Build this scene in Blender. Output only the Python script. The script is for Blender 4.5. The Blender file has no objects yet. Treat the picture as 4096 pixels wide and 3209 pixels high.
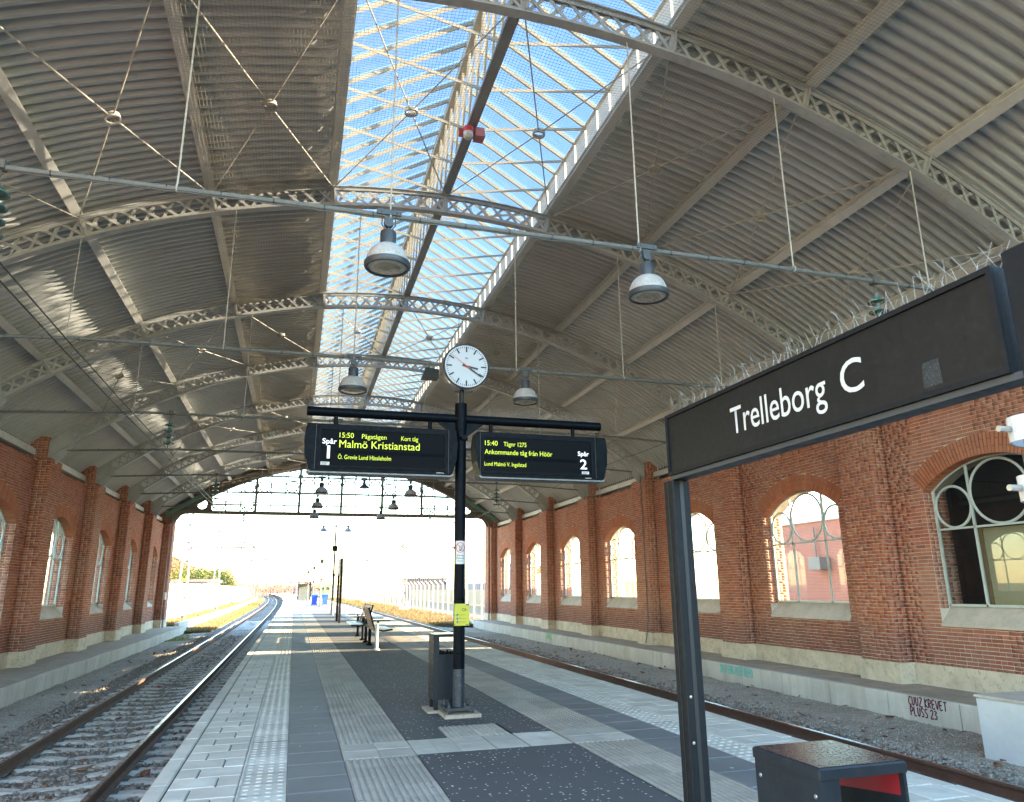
import bpy, math, random
import numpy as np
from mathutils import Matrix, Vector
random.seed(7); RNG = np.random.default_rng(11)
scene = bpy.context.scene
COL = scene.collection
R_ = math.radians

# ------------------------------------------------------------------ camera
cam_d = bpy.data.cameras.new('camera'); cam = bpy.data.objects.new('camera', cam_d); COL.objects.link(cam)
scene.camera = cam
CAM_H = 1.534
_yaw, _pitch, _roll = R_(16.497), R_(14.533), R_(-0.574)
_r = Vector((math.cos(_yaw), -math.sin(_yaw), 0))
_f = Vector((math.sin(_yaw)*math.cos(_pitch), math.cos(_yaw)*math.cos(_pitch), math.sin(_pitch)))
_u = _r.cross(_f)
_r2 = math.cos(_roll)*_r + math.sin(_roll)*_u; _u2 = -math.sin(_roll)*_r + math.cos(_roll)*_u
M = Matrix.Identity(4)
for i in range(3):
    M[i][0] = _r2[i]; M[i][1] = _u2[i]; M[i][2] = -_f[i]
M[2][3] = CAM_H
cam.matrix_world = M
cam_d.sensor_fit = 'HORIZONTAL'; cam_d.sensor_width = 36; cam_d.lens = 2876.9/4096*36
cam_d.clip_start = 0.05; cam_d.clip_end = 6000

# ------------------------------------------------------------------ sky and sun
SUN_EL, SUN_AZ = 14.45, 104.0          # azimuth clockwise from +Y (the line of the tracks)
world = bpy.data.worlds.new('World'); scene.world = world; world.use_nodes = True
wn = world.node_tree; wn.nodes.clear()
sky = wn.nodes.new('ShaderNodeTexSky'); sky.sky_type = 'NISHITA'; sky.sun_disc = False
sky.sun_elevation = R_(SUN_EL); sky.sun_rotation = R_(SUN_AZ)
sky.air_density = 1.45; sky.dust_density = 0.15; sky.ozone_density = 3.5; sky.altitude = 0
bg = wn.nodes.new('ShaderNodeBackground'); bg.inputs[1].default_value = 0.12
wo = wn.nodes.new('ShaderNodeOutputWorld')
wn.links.new(sky.outputs[0], bg.inputs[0]); wn.links.new(bg.outputs[0], wo.inputs[0])
sun_d = bpy.data.lights.new('sun', 'SUN'); sun_d.energy = 5.0; sun_d.angle = R_(0.53); sun_d.color = (1.0, 0.78, 0.51)
sun = bpy.data.objects.new('sun', sun_d); COL.objects.link(sun)
_to = Vector((math.cos(R_(SUN_EL))*math.sin(R_(SUN_AZ)), math.cos(R_(SUN_EL))*math.cos(R_(SUN_AZ)), math.sin(R_(SUN_EL))))
sun.rotation_euler = _to.to_track_quat('Z', 'Y').to_euler(); sun.location = (30, -10, 30)
vs = scene.view_settings
vs.view_transform = 'Standard'; vs.look = 'None'; vs.gamma = 1.0; vs.use_curve_mapping = False
vs.exposure = 4.05
scene.cycles.max_bounces = 12; scene.cycles.diffuse_bounces = 8; scene.cycles.transparent_max_bounces = 24

# ------------------------------------------------------------------ mesh helpers
class B:
    """collects shapes and links them as one mesh object"""
    def __init__(s): s.v = []; s.f = []
    def add(s, vs_, fs_):
        n = len(s.v); s.v += [tuple(p) for p in vs_]; s.f += [tuple(i+n for i in q) for q in fs_]; return s
    def box(s, x0, x1, y0, y1, z0, z1):
        return s.add([(x0,y0,z0),(x1,y0,z0),(x1,y1,z0),(x0,y1,z0),(x0,y0,z1),(x1,y0,z1),(x1,y1,z1),(x0,y1,z1)],
                     [(0,3,2,1),(4,5,6,7),(0,1,5,4),(1,2,6,5),(2,3,7,6),(3,0,4,7)])
    def bbox(s, x0, x1, y0, y1, z0, z1, b):
        """box with chamfered vertical and top edges"""
        def ring(i, z): return [(x0+i+b,y0+i,z),(x1-i-b,y0+i,z),(x1-i,y0+i+b,z),(x1-i,y1-i-b,z),(x1-i-b,y1-i,z),(x0+i+b,y1-i,z),(x0+i,y1-i-b,z),(x0+i,y0+i+b,z)]
        vs_ = ring(0, z0)+ring(0, z1-b)+ring(b, z1)
        fs_ = [tuple(range(7,-1,-1)), tuple(range(16,24))]
        for k in (0, 8):
            for i in range(8): fs_.append((k+i, k+(i+1)%8, k+8+(i+1)%8, k+8+i))
        return s.add(vs_, fs_)
    def bar(s, p, q, w, t, up=(0,0,1)):
        """rectangular bar from p to q; w along the side axis, t along up"""
        p, q = Vector(p), Vector(q); d = (q-p).normalized(); up = Vector(up)
        sd = d.cross(up)
        if sd.length < 1e-4: sd = d.cross(Vector((1,0,0)))
        sd.normalize(); u = sd.cross(d)
        a, b = sd*w/2, u*t/2
        vs_ = [p-a-b, p+a-b, p+a+b, p-a+b, q-a-b, q+a-b, q+a+b, q-a+b]
        return s.add(vs_, [(0,1,2,3),(7,6,5,4),(0,4,5,1),(1,5,6,2),(2,6,7,3),(3,7,4,0)])
    def tube(s, p, q, r, n=8, r2=None, cap=True):
        p, q = Vector(p), Vector(q); d = (q-p).normalized()
        a = d.orthogonal().normalized(); b = d.cross(a); r2 = r if r2 is None else r2
        vs_ = []
        for c, rr in ((p, r), (q, r2)):
            for i in range(n):
                t = 2*math.pi*i/n; vs_.append(c + a*(rr*math.cos(t)) + b*(rr*math.sin(t)))
        fs_ = [(i, (i+1)%n, n+(i+1)%n, n+i) for i in range(n)]
        if cap: fs_ += [tuple(range(n-1,-1,-1)), tuple(range(n, 2*n))]
        return s.add(vs_, fs_)
    def path(s, pts, r, n=6, closed=False):
        pts = [Vector(p) for p in pts]; m = len(pts); vs_ = []; fs_ = []; a = None
        for i, p in enumerate(pts):
            if closed: d = pts[(i+1)%m]-pts[i-1]
            else: d = pts[min(i+1,m-1)]-pts[max(i-1,0)]
            d.normalize()
            a = d.orthogonal().normalized() if a is None else (a-d*a.dot(d)).normalized()
            b = d.cross(a); rr = r[i] if isinstance(r, (list, tuple)) else r
            for k in range(n):
                t = 2*math.pi*k/n; vs_.append(p+a*(rr*math.cos(t))+b*(rr*math.sin(t)))
        for i in range(m if closed else m-1):
            j = (i+1)%m
            for k in range(n): fs_.append((i*n+k, i*n+(k+1)%n, j*n+(k+1)%n, j*n+k))
        if not closed: fs_ += [tuple(range(n-1,-1,-1)), tuple(range((m-1)*n, m*n))]
        return s.add(vs_, fs_)
    def lathe(s, prof, c=(0,0,0), n=24, axis='Z'):
        vs_ = []; fs_ = []; m = len(prof)
        for r, z in prof:
            for k in range(n):
                t = 2*math.pi*k/n; x, y = r*math.cos(t), r*math.sin(t)
                if axis == 'Z': vs_.append((c[0]+x, c[1]+y, c[2]+z))
                elif axis == 'Y': vs_.append((c[0]+x, c[1]+z, c[2]+y))
                else: vs_.append((c[0]+z, c[1]+x, c[2]+y))
        for i in range(m-1):
            for k in range(n): fs_.append((i*n+k, i*n+(k+1)%n, (i+1)*n+(k+1)%n, (i+1)*n+k))
        fs_ += [tuple(range(n-1,-1,-1)), tuple(range((m-1)*n, m*n))]
        return s.add(vs_, fs_)
    def ring(s, c, R, r, nrm='X', n=28, m=6, squash=1.0):
        pts = []
        for k in range(n):
            t = 2*math.pi*k/n; a, b = R*math.cos(t), R*math.sin(t)*squash
            pts.append({'X':(c[0],c[1]+a,c[2]+b),'Y':(c[0]+a,c[1],c[2]+b),'Z':(c[0]+a,c[1]+b,c[2])}[nrm])
        return s.path(pts, r, m, True)
    def prism(s, poly, axis, a, b):
        """poly in the two other axes (kept in xyz order), extruded from a to b"""
        n = len(poly)
        def pt(p, t): return {'X':(t,p[0],p[1]),'Y':(p[0],t,p[1]),'Z':(p[0],p[1],t)}[axis]
        vs_ = [pt(p, a) for p in poly]+[pt(p, b) for p in poly]
        fs_ = [tuple(range(n-1,-1,-1)), tuple(range(n, 2*n))]+[(i,(i+1)%n,n+(i+1)%n,n+i) for i in range(n)]
        return s.add(vs_, fs_)
    def quad(s, *p): return s.add(p, [tuple(range(len(p)))])
    def mesh(s, name, smooth=False, angle=35):
        me = bpy.data.meshes.new(name); me.from_pydata(s.v, [], s.f)
        if smooth:
            me.polygons.foreach_set('use_smooth', [True]*len(me.polygons)); me.set_sharp_from_angle(angle=R_(angle))
        me.update(); return me
    def build(s, name, mat, parent=None, smooth=False, loc=None, rot=None, angle=35):
        return link(name, s.mesh(name, smooth, angle), mat, parent, loc, rot)

def np_mesh(name, V, F):
    """fast mesh from numpy verts (n,3) and faces (m,k)"""
    V = np.asarray(V, np.float32); F = np.asarray(F, np.int32)
    me = bpy.data.meshes.new(name); me.vertices.add(len(V)); me.vertices.foreach_set('co', V.ravel())
    k = F.shape[1]; me.loops.add(F.size); me.loops.foreach_set('vertex_index', F.ravel())
    me.polygons.add(len(F)); me.polygons.foreach_set('loop_start', np.arange(0, F.size, k, dtype=np.int32))
    me.polygons.foreach_set('loop_total', np.full(len(F), k, np.int32))
    me.update(calc_edges=True); me.validate(); return me

def link(name, me, mat, parent=None, loc=None, rot=None, scale=None):
    o = bpy.data.objects.new(name, me); COL.objects.link(o)
    if mat is not None and me is not None:
        if not me.materials: me.materials.append(mat)
        elif me.materials[0] is not mat:
            o.material_slots[0].link = 'OBJECT'; o.material_slots[0].material = mat
    if loc is not None: o.location = loc
    if rot is not None: o.rotation_euler = rot
    if scale is not None: o.scale = scale
    if parent is not None:
        o.parent = parent
        if parent.get('_w') is None:
            pass
        mp = Matrix.Translation(WORLD_LOC.get(parent.name, (0,0,0))).inverted(); o.matrix_parent_inverse = mp
    return o
WORLD_LOC = {}
def thing(name, label, cat, loc=(0,0,0), group=None):
    o = bpy.data.objects.new(name, None); COL.objects.link(o); o.location = loc; WORLD_LOC[o.name] = tuple(loc)
    o.empty_display_size = 0.1; return tag(o, label, cat, group)
def tag(o, label=None, cat=None, group=None, kind=None):
    if label: o['label'] = label
    if cat: o['category'] = cat
    if group: o['group'] = group
    if kind: o['kind'] = kind
    return o
def struct(o): o['kind'] = 'structure'; return o
def setting(name):
    o = bpy.data.objects.new(name, None); COL.objects.link(o); o.empty_display_size = 0.1; o['kind'] = 'structure'; return o
def copy_thing(src, loc, label=None, group=None, rotz=None):
    kids = {}
    for o in ALLKIDS(src): kids.setdefault(o.parent, []).append(o)
    def rec(o, parent):
        c = o.copy(); COL.objects.link(c)
        if parent is not None: c.parent = parent; c.matrix_parent_inverse = o.matrix_parent_inverse
        for k in kids.get(o, []): rec(k, c)
        return c
    r = rec(src, None); r.location = loc
    if rotz is not None: r.rotation_euler = (0, 0, rotz)
    if label: r['label'] = label
    if group: r['group'] = group
    return r
def ALLKIDS(src):
    out = []
    def rec(o):
        for k in o.children: out.append(k); rec(k)
    rec(src); return out

# ------------------------------------------------------------------ materials
def new_mat(name):
    m = bpy.data.materials.new(name); m.use_nodes = True; nt = m.node_tree; nt.nodes.clear()
    out = nt.nodes.new('ShaderNodeOutputMaterial'); p = nt.nodes.new('ShaderNodeBsdfPrincipled')
    nt.links.new(p.outputs[0], out.inputs[0]); return m, nt, p, out
def N(nt, t, **k):
    n = nt.nodes.new(t)
    for a, b in k.items():
        if a.startswith('i_'): n.inputs[int(a[2:])].default_value = b
        else: setattr(n, a, b)
    return n
def coords(nt, mode='Object'):
    if mode == 'World': return N(nt, 'ShaderNodeNewGeometry').outputs['Position']
    return N(nt, 'ShaderNodeTexCoord').outputs[mode]
def noise(nt, co, scale, detail=4, rough=0.55, stretch=None):
    if stretch:
        mp = N(nt, 'ShaderNodeMapping'); mp.inputs['Scale'].default_value = stretch; nt.links.new(co, mp.inputs[0]); co = mp.outputs[0]
    n = N(nt, 'ShaderNodeTexNoise'); n.inputs['Scale'].default_value = scale; n.inputs['Detail'].default_value = detail
    n.inputs['Roughness'].default_value = rough; nt.links.new(co, n.inputs['Vector']); return n.outputs['Fac']
def ramp(nt, fac, stops):
    r = N(nt, 'ShaderNodeValToRGB'); e = r.color_ramp.elements
    while len(e) < len(stops): e.new(0.5)
    for el, (p, c) in zip(e, stops):
        el.position = p; el.color = (*c, 1) if len(c) == 3 else c
    nt.links.new(fac, r.inputs[0]); return r.outputs[0]
def mix(nt, fac, a, b, mode='MIX'):
    m = N(nt, 'ShaderNodeMix', data_type='RGBA', blend_type=mode)
    for i, v in ((0, fac), (6, a), (7, b)):
        if hasattr(v, 'links') or isinstance(v, bpy.types.NodeSocket): nt.links.new(v, m.inputs[i])
        else: m.inputs[i].default_value = v if i == 0 else ((*v, 1) if len(v) == 3 else v)
    return m.outputs[2]
def bump(nt, p, h, strength, dist=0.01):
    b = N(nt, 'ShaderNodeBump'); b.inputs['Strength'].default_value = strength; b.inputs['Distance'].default_value = dist
    nt.links.new(h, b.inputs['Height']); nt.links.new(b.outputs[0], p.inputs['Normal'])
def math_n(nt, op, a, b=0.0):
    m = N(nt, 'ShaderNodeMath', operation=op)
    for i, v in ((0, a), (1, b)):
        if isinstance(v, bpy.types.NodeSocket): nt.links.new(v, m.inputs[i])
        else: m.inputs[i].default_value = v
    return m.outputs[0]

def paint(name, col, rough=0.5, metal=0.0, var=0.25, dirt=None, scale=3.0, mode='World', spec=0.5, dirt_amt=0.35, fine=0.0, stretch=None):
    """painted or raw surface: base colour with broad variation, dirt specks and slight relief"""
    m, nt, p, _ = new_mat(name); co = coords(nt, mode)
    n1 = noise(nt, co, scale, 5, 0.6, stretch)
    c = ramp(nt, n1, [(0.25, tuple(x*(1-var) for x in col)), (0.75, tuple(min(1, x*(1+var*0.6)) for x in col))])
    if dirt:
        n2 = noise(nt, co, scale*4.3, 8, 0.7)
        f = ramp(nt, n2, [(0.52, (0,0,0)), (0.72, (dirt_amt,)*3)])
        c = mix(nt, f, c, dirt)
    nt.links.new(c, p.inputs['Base Color'])
    r = ramp(nt, noise(nt, co, scale*6, 4), [(0.3, (max(0.05, rough-0.12),)*3), (0.7, (min(1, rough+0.12),)*3)])
    nt.links.new(r, p.inputs['Roughness']); p.inputs['Metallic'].default_value = metal
    p.inputs['Specular IOR Level'].default_value = spec
    if fine: bump(nt, p, noise(nt, co, scale*25, 5, 0.7), fine, 0.004)
    return m
def plain(name, col, rough=0.5, metal=0.0):
    m, nt, p, _ = new_mat(name); p.inputs['Base Color'].default_value = (*col, 1); p.inputs['Roughness'].default_value = rough
    p.inputs['Metallic'].default_value = metal; return m
def emit(name, col, s):
    m, nt, p, _ = new_mat(name); p.inputs['Base Color'].default_value = (*[c*0.3 for c in col], 1)
    p.inputs['Emission Color'].default_value = (*col, 1); p.inputs['Emission Strength'].default_value = s; return m
def glass(name, tint=(0.93,0.96,0.97), rough=0.02, film=0.06, film_col=(0.6,0.6,0.56)):
    m = bpy.data.materials.new(name); m.use_nodes = True; nt = m.node_tree; nt.nodes.clear()
    out = N(nt, 'ShaderNodeOutputMaterial'); tr = N(nt, 'ShaderNodeBsdfTransparent'); gl = N(nt, 'ShaderNodeBsdfGlossy'); df = N(nt, 'ShaderNodeBsdfDiffuse')
    tr.inputs[0].default_value = (*tint, 1); gl.inputs[1].default_value = rough; df.inputs[0].default_value = (*film_col, 1)
    lw = N(nt, 'ShaderNodeLayerWeight'); lw.inputs[0].default_value = 0.5       # facing term works from both sides of a thin pane
    fres = math_n(nt, 'ADD', math_n(nt, 'MULTIPLY', math_n(nt, 'POWER', lw.outputs['Facing'], 5.0), 0.90), 0.07)
    m1 = N(nt, 'ShaderNodeMixShader'); m2 = N(nt, 'ShaderNodeMixShader')
    nt.links.new(fres, m1.inputs[0]); nt.links.new(tr.outputs[0], m1.inputs[1]); nt.links.new(gl.outputs[0], m1.inputs[2])
    f = ramp(nt, noise(nt, coords(nt, 'World'), 2.5, 6, 0.7), [(0.35, (film*0.4,)*3), (0.75, (film*1.8,)*3)])
    nt.links.new(f, m2.inputs[0]); nt.links.new(m1.outputs[0], m2.inputs[1]); nt.links.new(df.outputs[0], m2.inputs[2])
    nt.links.new(m2.outputs[0], out.inputs[0]); return m

def brick_mat(name, cols, mortar_dust=0.25, low=True):
    m, nt, p, _ = new_mat(name)
    g = N(nt, 'ShaderNodeNewGeometry'); oi = N(nt, 'ShaderNodeObjectInfo')
    rnd = math_n(nt, 'FRACT', math_n(nt, 'ADD', g.outputs['Random Per Island'], oi.outputs['Random']))
    c = ramp(nt, rnd, [(i/(len(cols)-1), k) for i, k in enumerate(cols)])
    pos = g.outputs['Position']
    big = noise(nt, pos, 0.55, 4, 0.6)
    c = mix(nt, ramp(nt, big, [(0.44, (0,0,0)), (0.74, (0.6,)*3)]), c, (0.39, 0.23, 0.165))
    if low:      # sooty, damp lower courses with a ragged upper limit
        sep = N(nt, 'ShaderNodeSeparateXYZ'); nt.links.new(pos, sep.inputs[0])
        h = math_n(nt, 'ADD', sep.outputs[2], math_n(nt, 'MULTIPLY', noise(nt, pos, 1.3, 5), 0.9))
        c = mix(nt, ramp(nt, math_n(nt, 'MULTIPLY', h, 0.5), [(0.35, (0.6,)*3), (0.68, (0,0,0))]), c, (0.17, 0.075, 0.065))
    fine = noise(nt, pos, 38, 6, 0.7)
    c = mix(nt, ramp(nt, fine, [(0.58, (0,0,0)), (0.8, (mortar_dust,)*3)]), c, (0.42, 0.34, 0.28))
    nt.links.new(c, p.inputs['Base Color']); p.inputs['Roughness'].default_value = 0.88
    p.inputs['Specular IOR Level'].default_value = 0.25
    bump(nt, p, noise(nt, pos, 70, 6, 0.75), 0.55, 0.006); return m

MT = {}
MT['brick'] = brick_mat('red_brick', [(0.31,0.092,0.052),(0.42,0.14,0.078),(0.35,0.108,0.06),(0.46,0.172,0.098),(0.39,0.155,0.102),(0.26,0.082,0.056)])
MT['arch_brick'] = brick_mat('orange_arch_brick', [(0.40,0.13,0.062),(0.46,0.165,0.08),(0.36,0.112,0.06),(0.43,0.15,0.07)], 0.12, False)
MT['mortar'] = paint('mortar', (0.58,0.52,0.43), 0.95, 0, 0.3, (0.16,0.13,0.11), 2.0, fine=0.4)
MT['render'] = paint('plinth_render', (0.58,0.50,0.38), 0.92, 0, 0.3, (0.24,0.20,0.15), 2.4, dirt_amt=0.95, fine=0.5)
def streaked(name, col, streak, pale):
    m, nt, p, _ = new_mat(name); pos = coords(nt, 'World')
    c = ramp(nt, noise(nt, pos, 1.3, 6, 0.65), [(0.3, tuple(x*0.8 for x in col)), (0.7, tuple(x*1.08 for x in col))])
    c = mix(nt, ramp(nt, noise(nt, pos, 5.0, 6, 0.7, (1,1,0.07)), [(0.50, (0,0,0)), (0.68, (0.6,)*3)]), c, streak)
    c = mix(nt, ramp(nt, noise(nt, pos, 7.5, 6, 0.7, (1,1.3,0.10)), [(0.56, (0,0,0)), (0.70, (0.5,)*3)]), c, pale)
    c = mix(nt, ramp(nt, noise(nt, pos, 11, 8, 0.75), [(0.58, (0,0,0)), (0.75, (0.55,)*3)]), c, tuple(x*0.55 for x in streak))
    nt.links.new(c, p.inputs['Base Color']); p.inputs['Roughness'].default_value = 0.9; p.inputs['Specular IOR Level'].default_value = 0.25
    bump(nt, p, noise(nt, pos, 35, 6, 0.7), 0.35, 0.004); return m
MT['concrete'] = streaked('ledge_concrete', (0.56,0.53,0.47), (0.36,0.325,0.27), (0.66,0.64,0.59))
MT['concrete_dirty'] = paint('ledge_top_dirt', (0.36,0.305,0.24), 0.95, 0, 0.3, (0.15,0.115,0.09), 2.5, dirt_amt=0.7, fine=0.6)
MT['block'] = paint('pale_concrete_block', (0.55,0.57,0.58), 0.85, 0, 0.12, (0.38,0.38,0.37), 2.0, fine=0.5)
MT['sill'] = paint('window_sill_cement', (0.50,0.445,0.37), 0.9, 0, 0.25, (0.24,0.21,0.17), 2.2, fine=0.3)
def roof_mat():
    m, nt, p, _ = new_mat('corrugated_steel'); pos = coords(nt, 'World'); oi = N(nt, 'ShaderNodeObjectInfo')
    c = ramp(nt, oi.outputs['Random'], [(0, (0.43,0.455,0.455)), (0.5, (0.49,0.515,0.51)), (1, (0.54,0.56,0.55))])
    c = mix(nt, ramp(nt, noise(nt, pos, 0.9, 6, 0.65, (0.3,1.6,0.3)), [(0.42, (0,0,0)), (0.72, (0.55,)*3)]), c, (0.34,0.345,0.32))
    c = mix(nt, ramp(nt, noise(nt, pos, 3.5, 8, 0.75, (0.5,2.5,0.5)), [(0.55, (0,0,0)), (0.75, (0.45,)*3)]), c, (0.22,0.19,0.15))
    nt.links.new(c, p.inputs['Base Color']); p.inputs['Roughness'].default_value = 0.45; p.inputs['Specular IOR Level'].default_value = 0.4
    return m
MT['roof'] = roof_mat()
MT['truss'] = paint('truss_paint', (0.36,0.375,0.37), 0.5, 0, 0.18, (0.20,0.15,0.11), 2.5, dirt_amt=0.45)
MT['purlin'] = paint('purlin_paint', (0.55,0.555,0.52), 0.55, 0, 0.15, (0.28,0.25,0.21), 2.0)
MT['upstand'] = paint('white_upstand', (0.62,0.62,0.60), 0.5, 0, 0.12, (0.40,0.38,0.34), 1.5)
MT['rafter'] = paint('rafter_paint', (0.42,0.375,0.29), 0.55, 0, 0.18, (0.38,0.30,0.22), 2.5)
MT['galv'] = paint('galvanised_pipe', (0.13,0.14,0.14), 0.5, 0.0, 0.15, (0.25,0.24,0.22), 5)
MT['rod'] = paint('rod_paint', (0.42,0.405,0.36), 0.5, 0, 0.2, (0.22,0.17,0.13), 4)
MT['net'] = plain('bird_net_cord', (0.26,0.23,0.17), 0.8)
MT['glass_roof'] = glass('skylight_glass', (0.30,0.325,0.365), 0.02, 0.0)
MT['glass'] = glass('window_glass', (0.90,0.93,0.92), 0.015, 0.055, (0.62,0.58,0.54))
MT['frame'] = paint('window_frame_paint', (0.47,0.52,0.48), 0.5, 0, 0.15, (0.32,0.30,0.25), 4)
MT['frame_grey'] = paint('gable_frame_paint', (0.20,0.235,0.225), 0.5, 0, 0.2, (0.16,0.14,0.11), 3)
MT['gable_iron'] = paint('gable_truss_paint', (0.17,0.145,0.115), 0.6, 0, 0.2, (0.10,0.07,0.05), 3)
MT['navy'] = paint('dark_navy_paint', (0.0022,0.0038,0.0065), 0.45, 0, 0.2, (0.010,0.013,0.016), 4, dirt_amt=0.3, spec=0.07)
MT['navy_worn'] = paint('worn_navy_paint', (0.012,0.018,0.027), 0.45, 0, 0.3, (0.16,0.18,0.20), 9, dirt_amt=0.75, stretch=(1,1,0.25))
MT['black'] = paint('sign_black', (0.014,0.014,0.014), 0.45, 0, 0.2, (0.05,0.05,0.05), 6, dirt_amt=0.2, spec=0.2)
MT['post_grey'] = paint('sign_post_paint', (0.012,0.013,0.015), 0.55, 0.0, 0.15, (0.04,0.036,0.032), 5, dirt_amt=0.2, spec=0.15)
MT['white'] = paint('white_letter', (0.56,0.545,0.52), 0.5, 0, 0.04)
MT['screen'] = plain('display_screen', (0.0008,0.0011,0.0030), 0.3); MT['screen'].node_tree.nodes['Principled BSDF'].inputs['Specular IOR Level'].default_value = 0.04
MT['led'] = emit('yellow_led', (0.62,0.80,0.03), 0.085)
MT['led_white'] = emit('white_led', (0.9,0.95,1.0), 0.085)
MT['face'] = paint('clock_face', (0.38,0.395,0.42), 0.4, 0, 0.03)
MT['ink'] = plain('black_ink', (0.012,0.013,0.015), 0.5)
MT['red'] = plain('red_hand', (0.55,0.02,0.02), 0.45)
MT['chrome'] = paint('brushed_steel', (0.42,0.41,0.39), 0.35, 0.8, 0.1)
MT['lamp_white'] = paint('weathered_lamp_shade', (0.44,0.435,0.43), 0.45, 0, 0.15, (0.14,0.11,0.085), 9, dirt_amt=0.85, mode='Object')
MT['lamp_dark'] = paint('lamp_housing', (0.045,0.055,0.068), 0.45, 0, 0.2, (0.2,0.2,0.2), 7, dirt_amt=0.25)
MT['lens'] = paint('lamp_lens', (0.52,0.53,0.47), 0.25, 0, 0.1)
MT['insul'] = paint('green_glass_insulator', (0.05,0.16,0.13), 0.15, 0, 0.2, (0.3,0.3,0.26), 8, dirt_amt=0.4)
MT['iron'] = paint('cast_iron', (0.11,0.105,0.10), 0.6, 0.3, 0.25)
MT['wire'] = plain('copper_wire', (0.06,0.055,0.05), 0.5, 0.5)
MT['redbox'] = paint('siren_red', (0.33,0.035,0.05), 0.5, 0, 0.15)
MT['yellow'] = paint('yellow_plate', (0.42,0.40,0.02), 0.45, 0, 0.06)
MT['bin'] = paint('bin_grey', (0.018,0.021,0.026), 0.42, 0.0, 0.2, (0.05,0.05,0.05), 5, dirt_amt=0.3, spec=0.15)
MT['binlid'] = paint('bin_lid', (0.035,0.028,0.028), 0.25, 0.0, 0.3, (0.10,0.09,0.09), 14, dirt_amt=0.4, fine=0.03)
MT['bag'] = plain('bin_bag', (0.012,0.012,0.013), 0.25)
MT['rail'] = paint('rusty_rail', (0.12,0.062,0.042), 0.75, 0.2, 0.3, (0.16,0.075,0.04), 5, fine=0.3)
MT['railtop'] = paint('polished_rail_head', (0.38,0.385,0.39), 0.3, 0.95, 0.1, stretch=(8,0.4,1))
MT['sleeper'] = paint('sleeper_concrete', (0.46,0.43,0.38), 0.92, 0, 0.25, (0.12,0.10,0.08), 2.5, dirt_amt=0.7, fine=0.6)
MT['asphalt'] = None
MT['blue'] = plain('blue_button', (0.02,0.06,0.30), 0.35)
MT['sign_rail'] = paint('grey_sign_rail', (0.06,0.063,0.068), 0.5, 0.0, 0.1, spec=0.25)
MT['residue'] = paint('glue_residue', (0.026,0.026,0.026), 0.9, 0, 0.5, (0.4,0.4,0.38), 45, dirt_amt=0.22)
MT['bench_wood'] = paint('bench_brown', (0.17,0.085,0.055), 0.5, 0, 0.15)
MT['slat_and_lit_leg'] = paint('bench_slat_and_lit_leg', (0.45,0.44,0.42), 0.4, 0.2, 0.1)
MT['green'] = paint('faded_green_paint', (0.10,0.22,0.18), 0.6, 0, 0.2)
MT['lens_dark'] = paint('lamp_reflector', (0.30,0.30,0.25), 0.3, 0, 0.1)
MT['pink'] = paint('faded_red_horn', (0.45,0.16,0.16), 0.55, 0, 0.1)
MT['glass_gable'] = glass('gable_glass', (0.95,0.96,0.95), 0.03, 0.02)

MT['lamp_post'] = paint('lamp_post_paint', (0.06,0.07,0.075), 0.45, 0.1, 0.2)
MT['bin_blue'] = paint('blue_plastic', (0.015,0.06,0.42), 0.4, 0, 0.1)
MT['train_purple'] = paint('purple_train', (0.20,0.16,0.36), 0.35, 0, 0.1)
MT['train_green'] = paint('green_train', (0.28,0.50,0.06), 0.35, 0, 0.1)
MT['white_wall'] = paint('whitewashed_concrete', (0.46,0.43,0.38), 0.9, 0, 0.14, (0.36,0.33,0.28), 0.9, fine=0.3)
MT['yard_wall'] = paint('yard_wall_concrete', (0.46,0.34,0.20), 0.9, 0, 0.14, (0.30,0.27,0.22), 0.9)
MT['mast'] = paint('galvanised_mast', (0.13,0.145,0.155), 0.6, 0.0, 0.15)
MT['mast_dark'] = paint('dull_mast', (0.09,0.095,0.10), 0.6, 0.0, 0.15)
MT['fence_post'] = paint('fence_concrete', (0.55,0.45,0.32), 0.9, 0, 0.15)
MT['wall_red'] = paint('far_red_wall', (0.30,0.10,0.065), 0.9, 0, 0.2)
MT['wall_cream'] = paint('far_cream_wall', (0.48,0.44,0.36), 0.9, 0, 0.1)
MT['roof_red'] = paint('far_tile_roof', (0.25,0.10,0.07), 0.85, 0, 0.2)
MT['roof_dark'] = paint('far_dark_roof', (0.13,0.12,0.12), 0.8, 0, 0.2)
def far_brick(name):
    m, nt, p, _ = new_mat(name); pos = coords(nt, 'World'); mp = N(nt, 'ShaderNodeMapping'); mp.inputs['Rotation'].default_value = (0, R_(90), R_(90)); nt.links.new(pos, mp.inputs[0])
    sep = N(nt, 'ShaderNodeSeparateXYZ'); nt.links.new(pos, sep.inputs[0]); cmb = N(nt, 'ShaderNodeCombineXYZ'); nt.links.new(math_n(nt, 'ADD', sep.outputs[0], sep.outputs[1]), cmb.inputs[0]); nt.links.new(sep.outputs[2], cmb.inputs[1])
    bk = N(nt, 'ShaderNodeTexBrick'); nt.links.new(cmb.outputs[0], bk.inputs['Vector']); bk.inputs['Scale'].default_value = 1.0; bk.inputs['Brick Width'].default_value = 0.25; bk.inputs['Row Height'].default_value = 0.075; bk.inputs['Mortar Size'].default_value = 0.008
    bk.inputs['Color1'].default_value = (0.30,0.085,0.055,1); bk.inputs['Color2'].default_value = (0.22,0.065,0.045,1); bk.inputs['Mortar'].default_value = (0.34,0.28,0.23,1)
    nt.links.new(bk.outputs['Color'], p.inputs['Base Color']); p.inputs['Roughness'].default_value = 0.9; return m
MT['wall_red_brick'] = far_brick('workshop_brick')
MT['pale_blue'] = paint('pale_blue_cornice', (0.40,0.50,0.54), 0.7, 0, 0.1)
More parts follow.
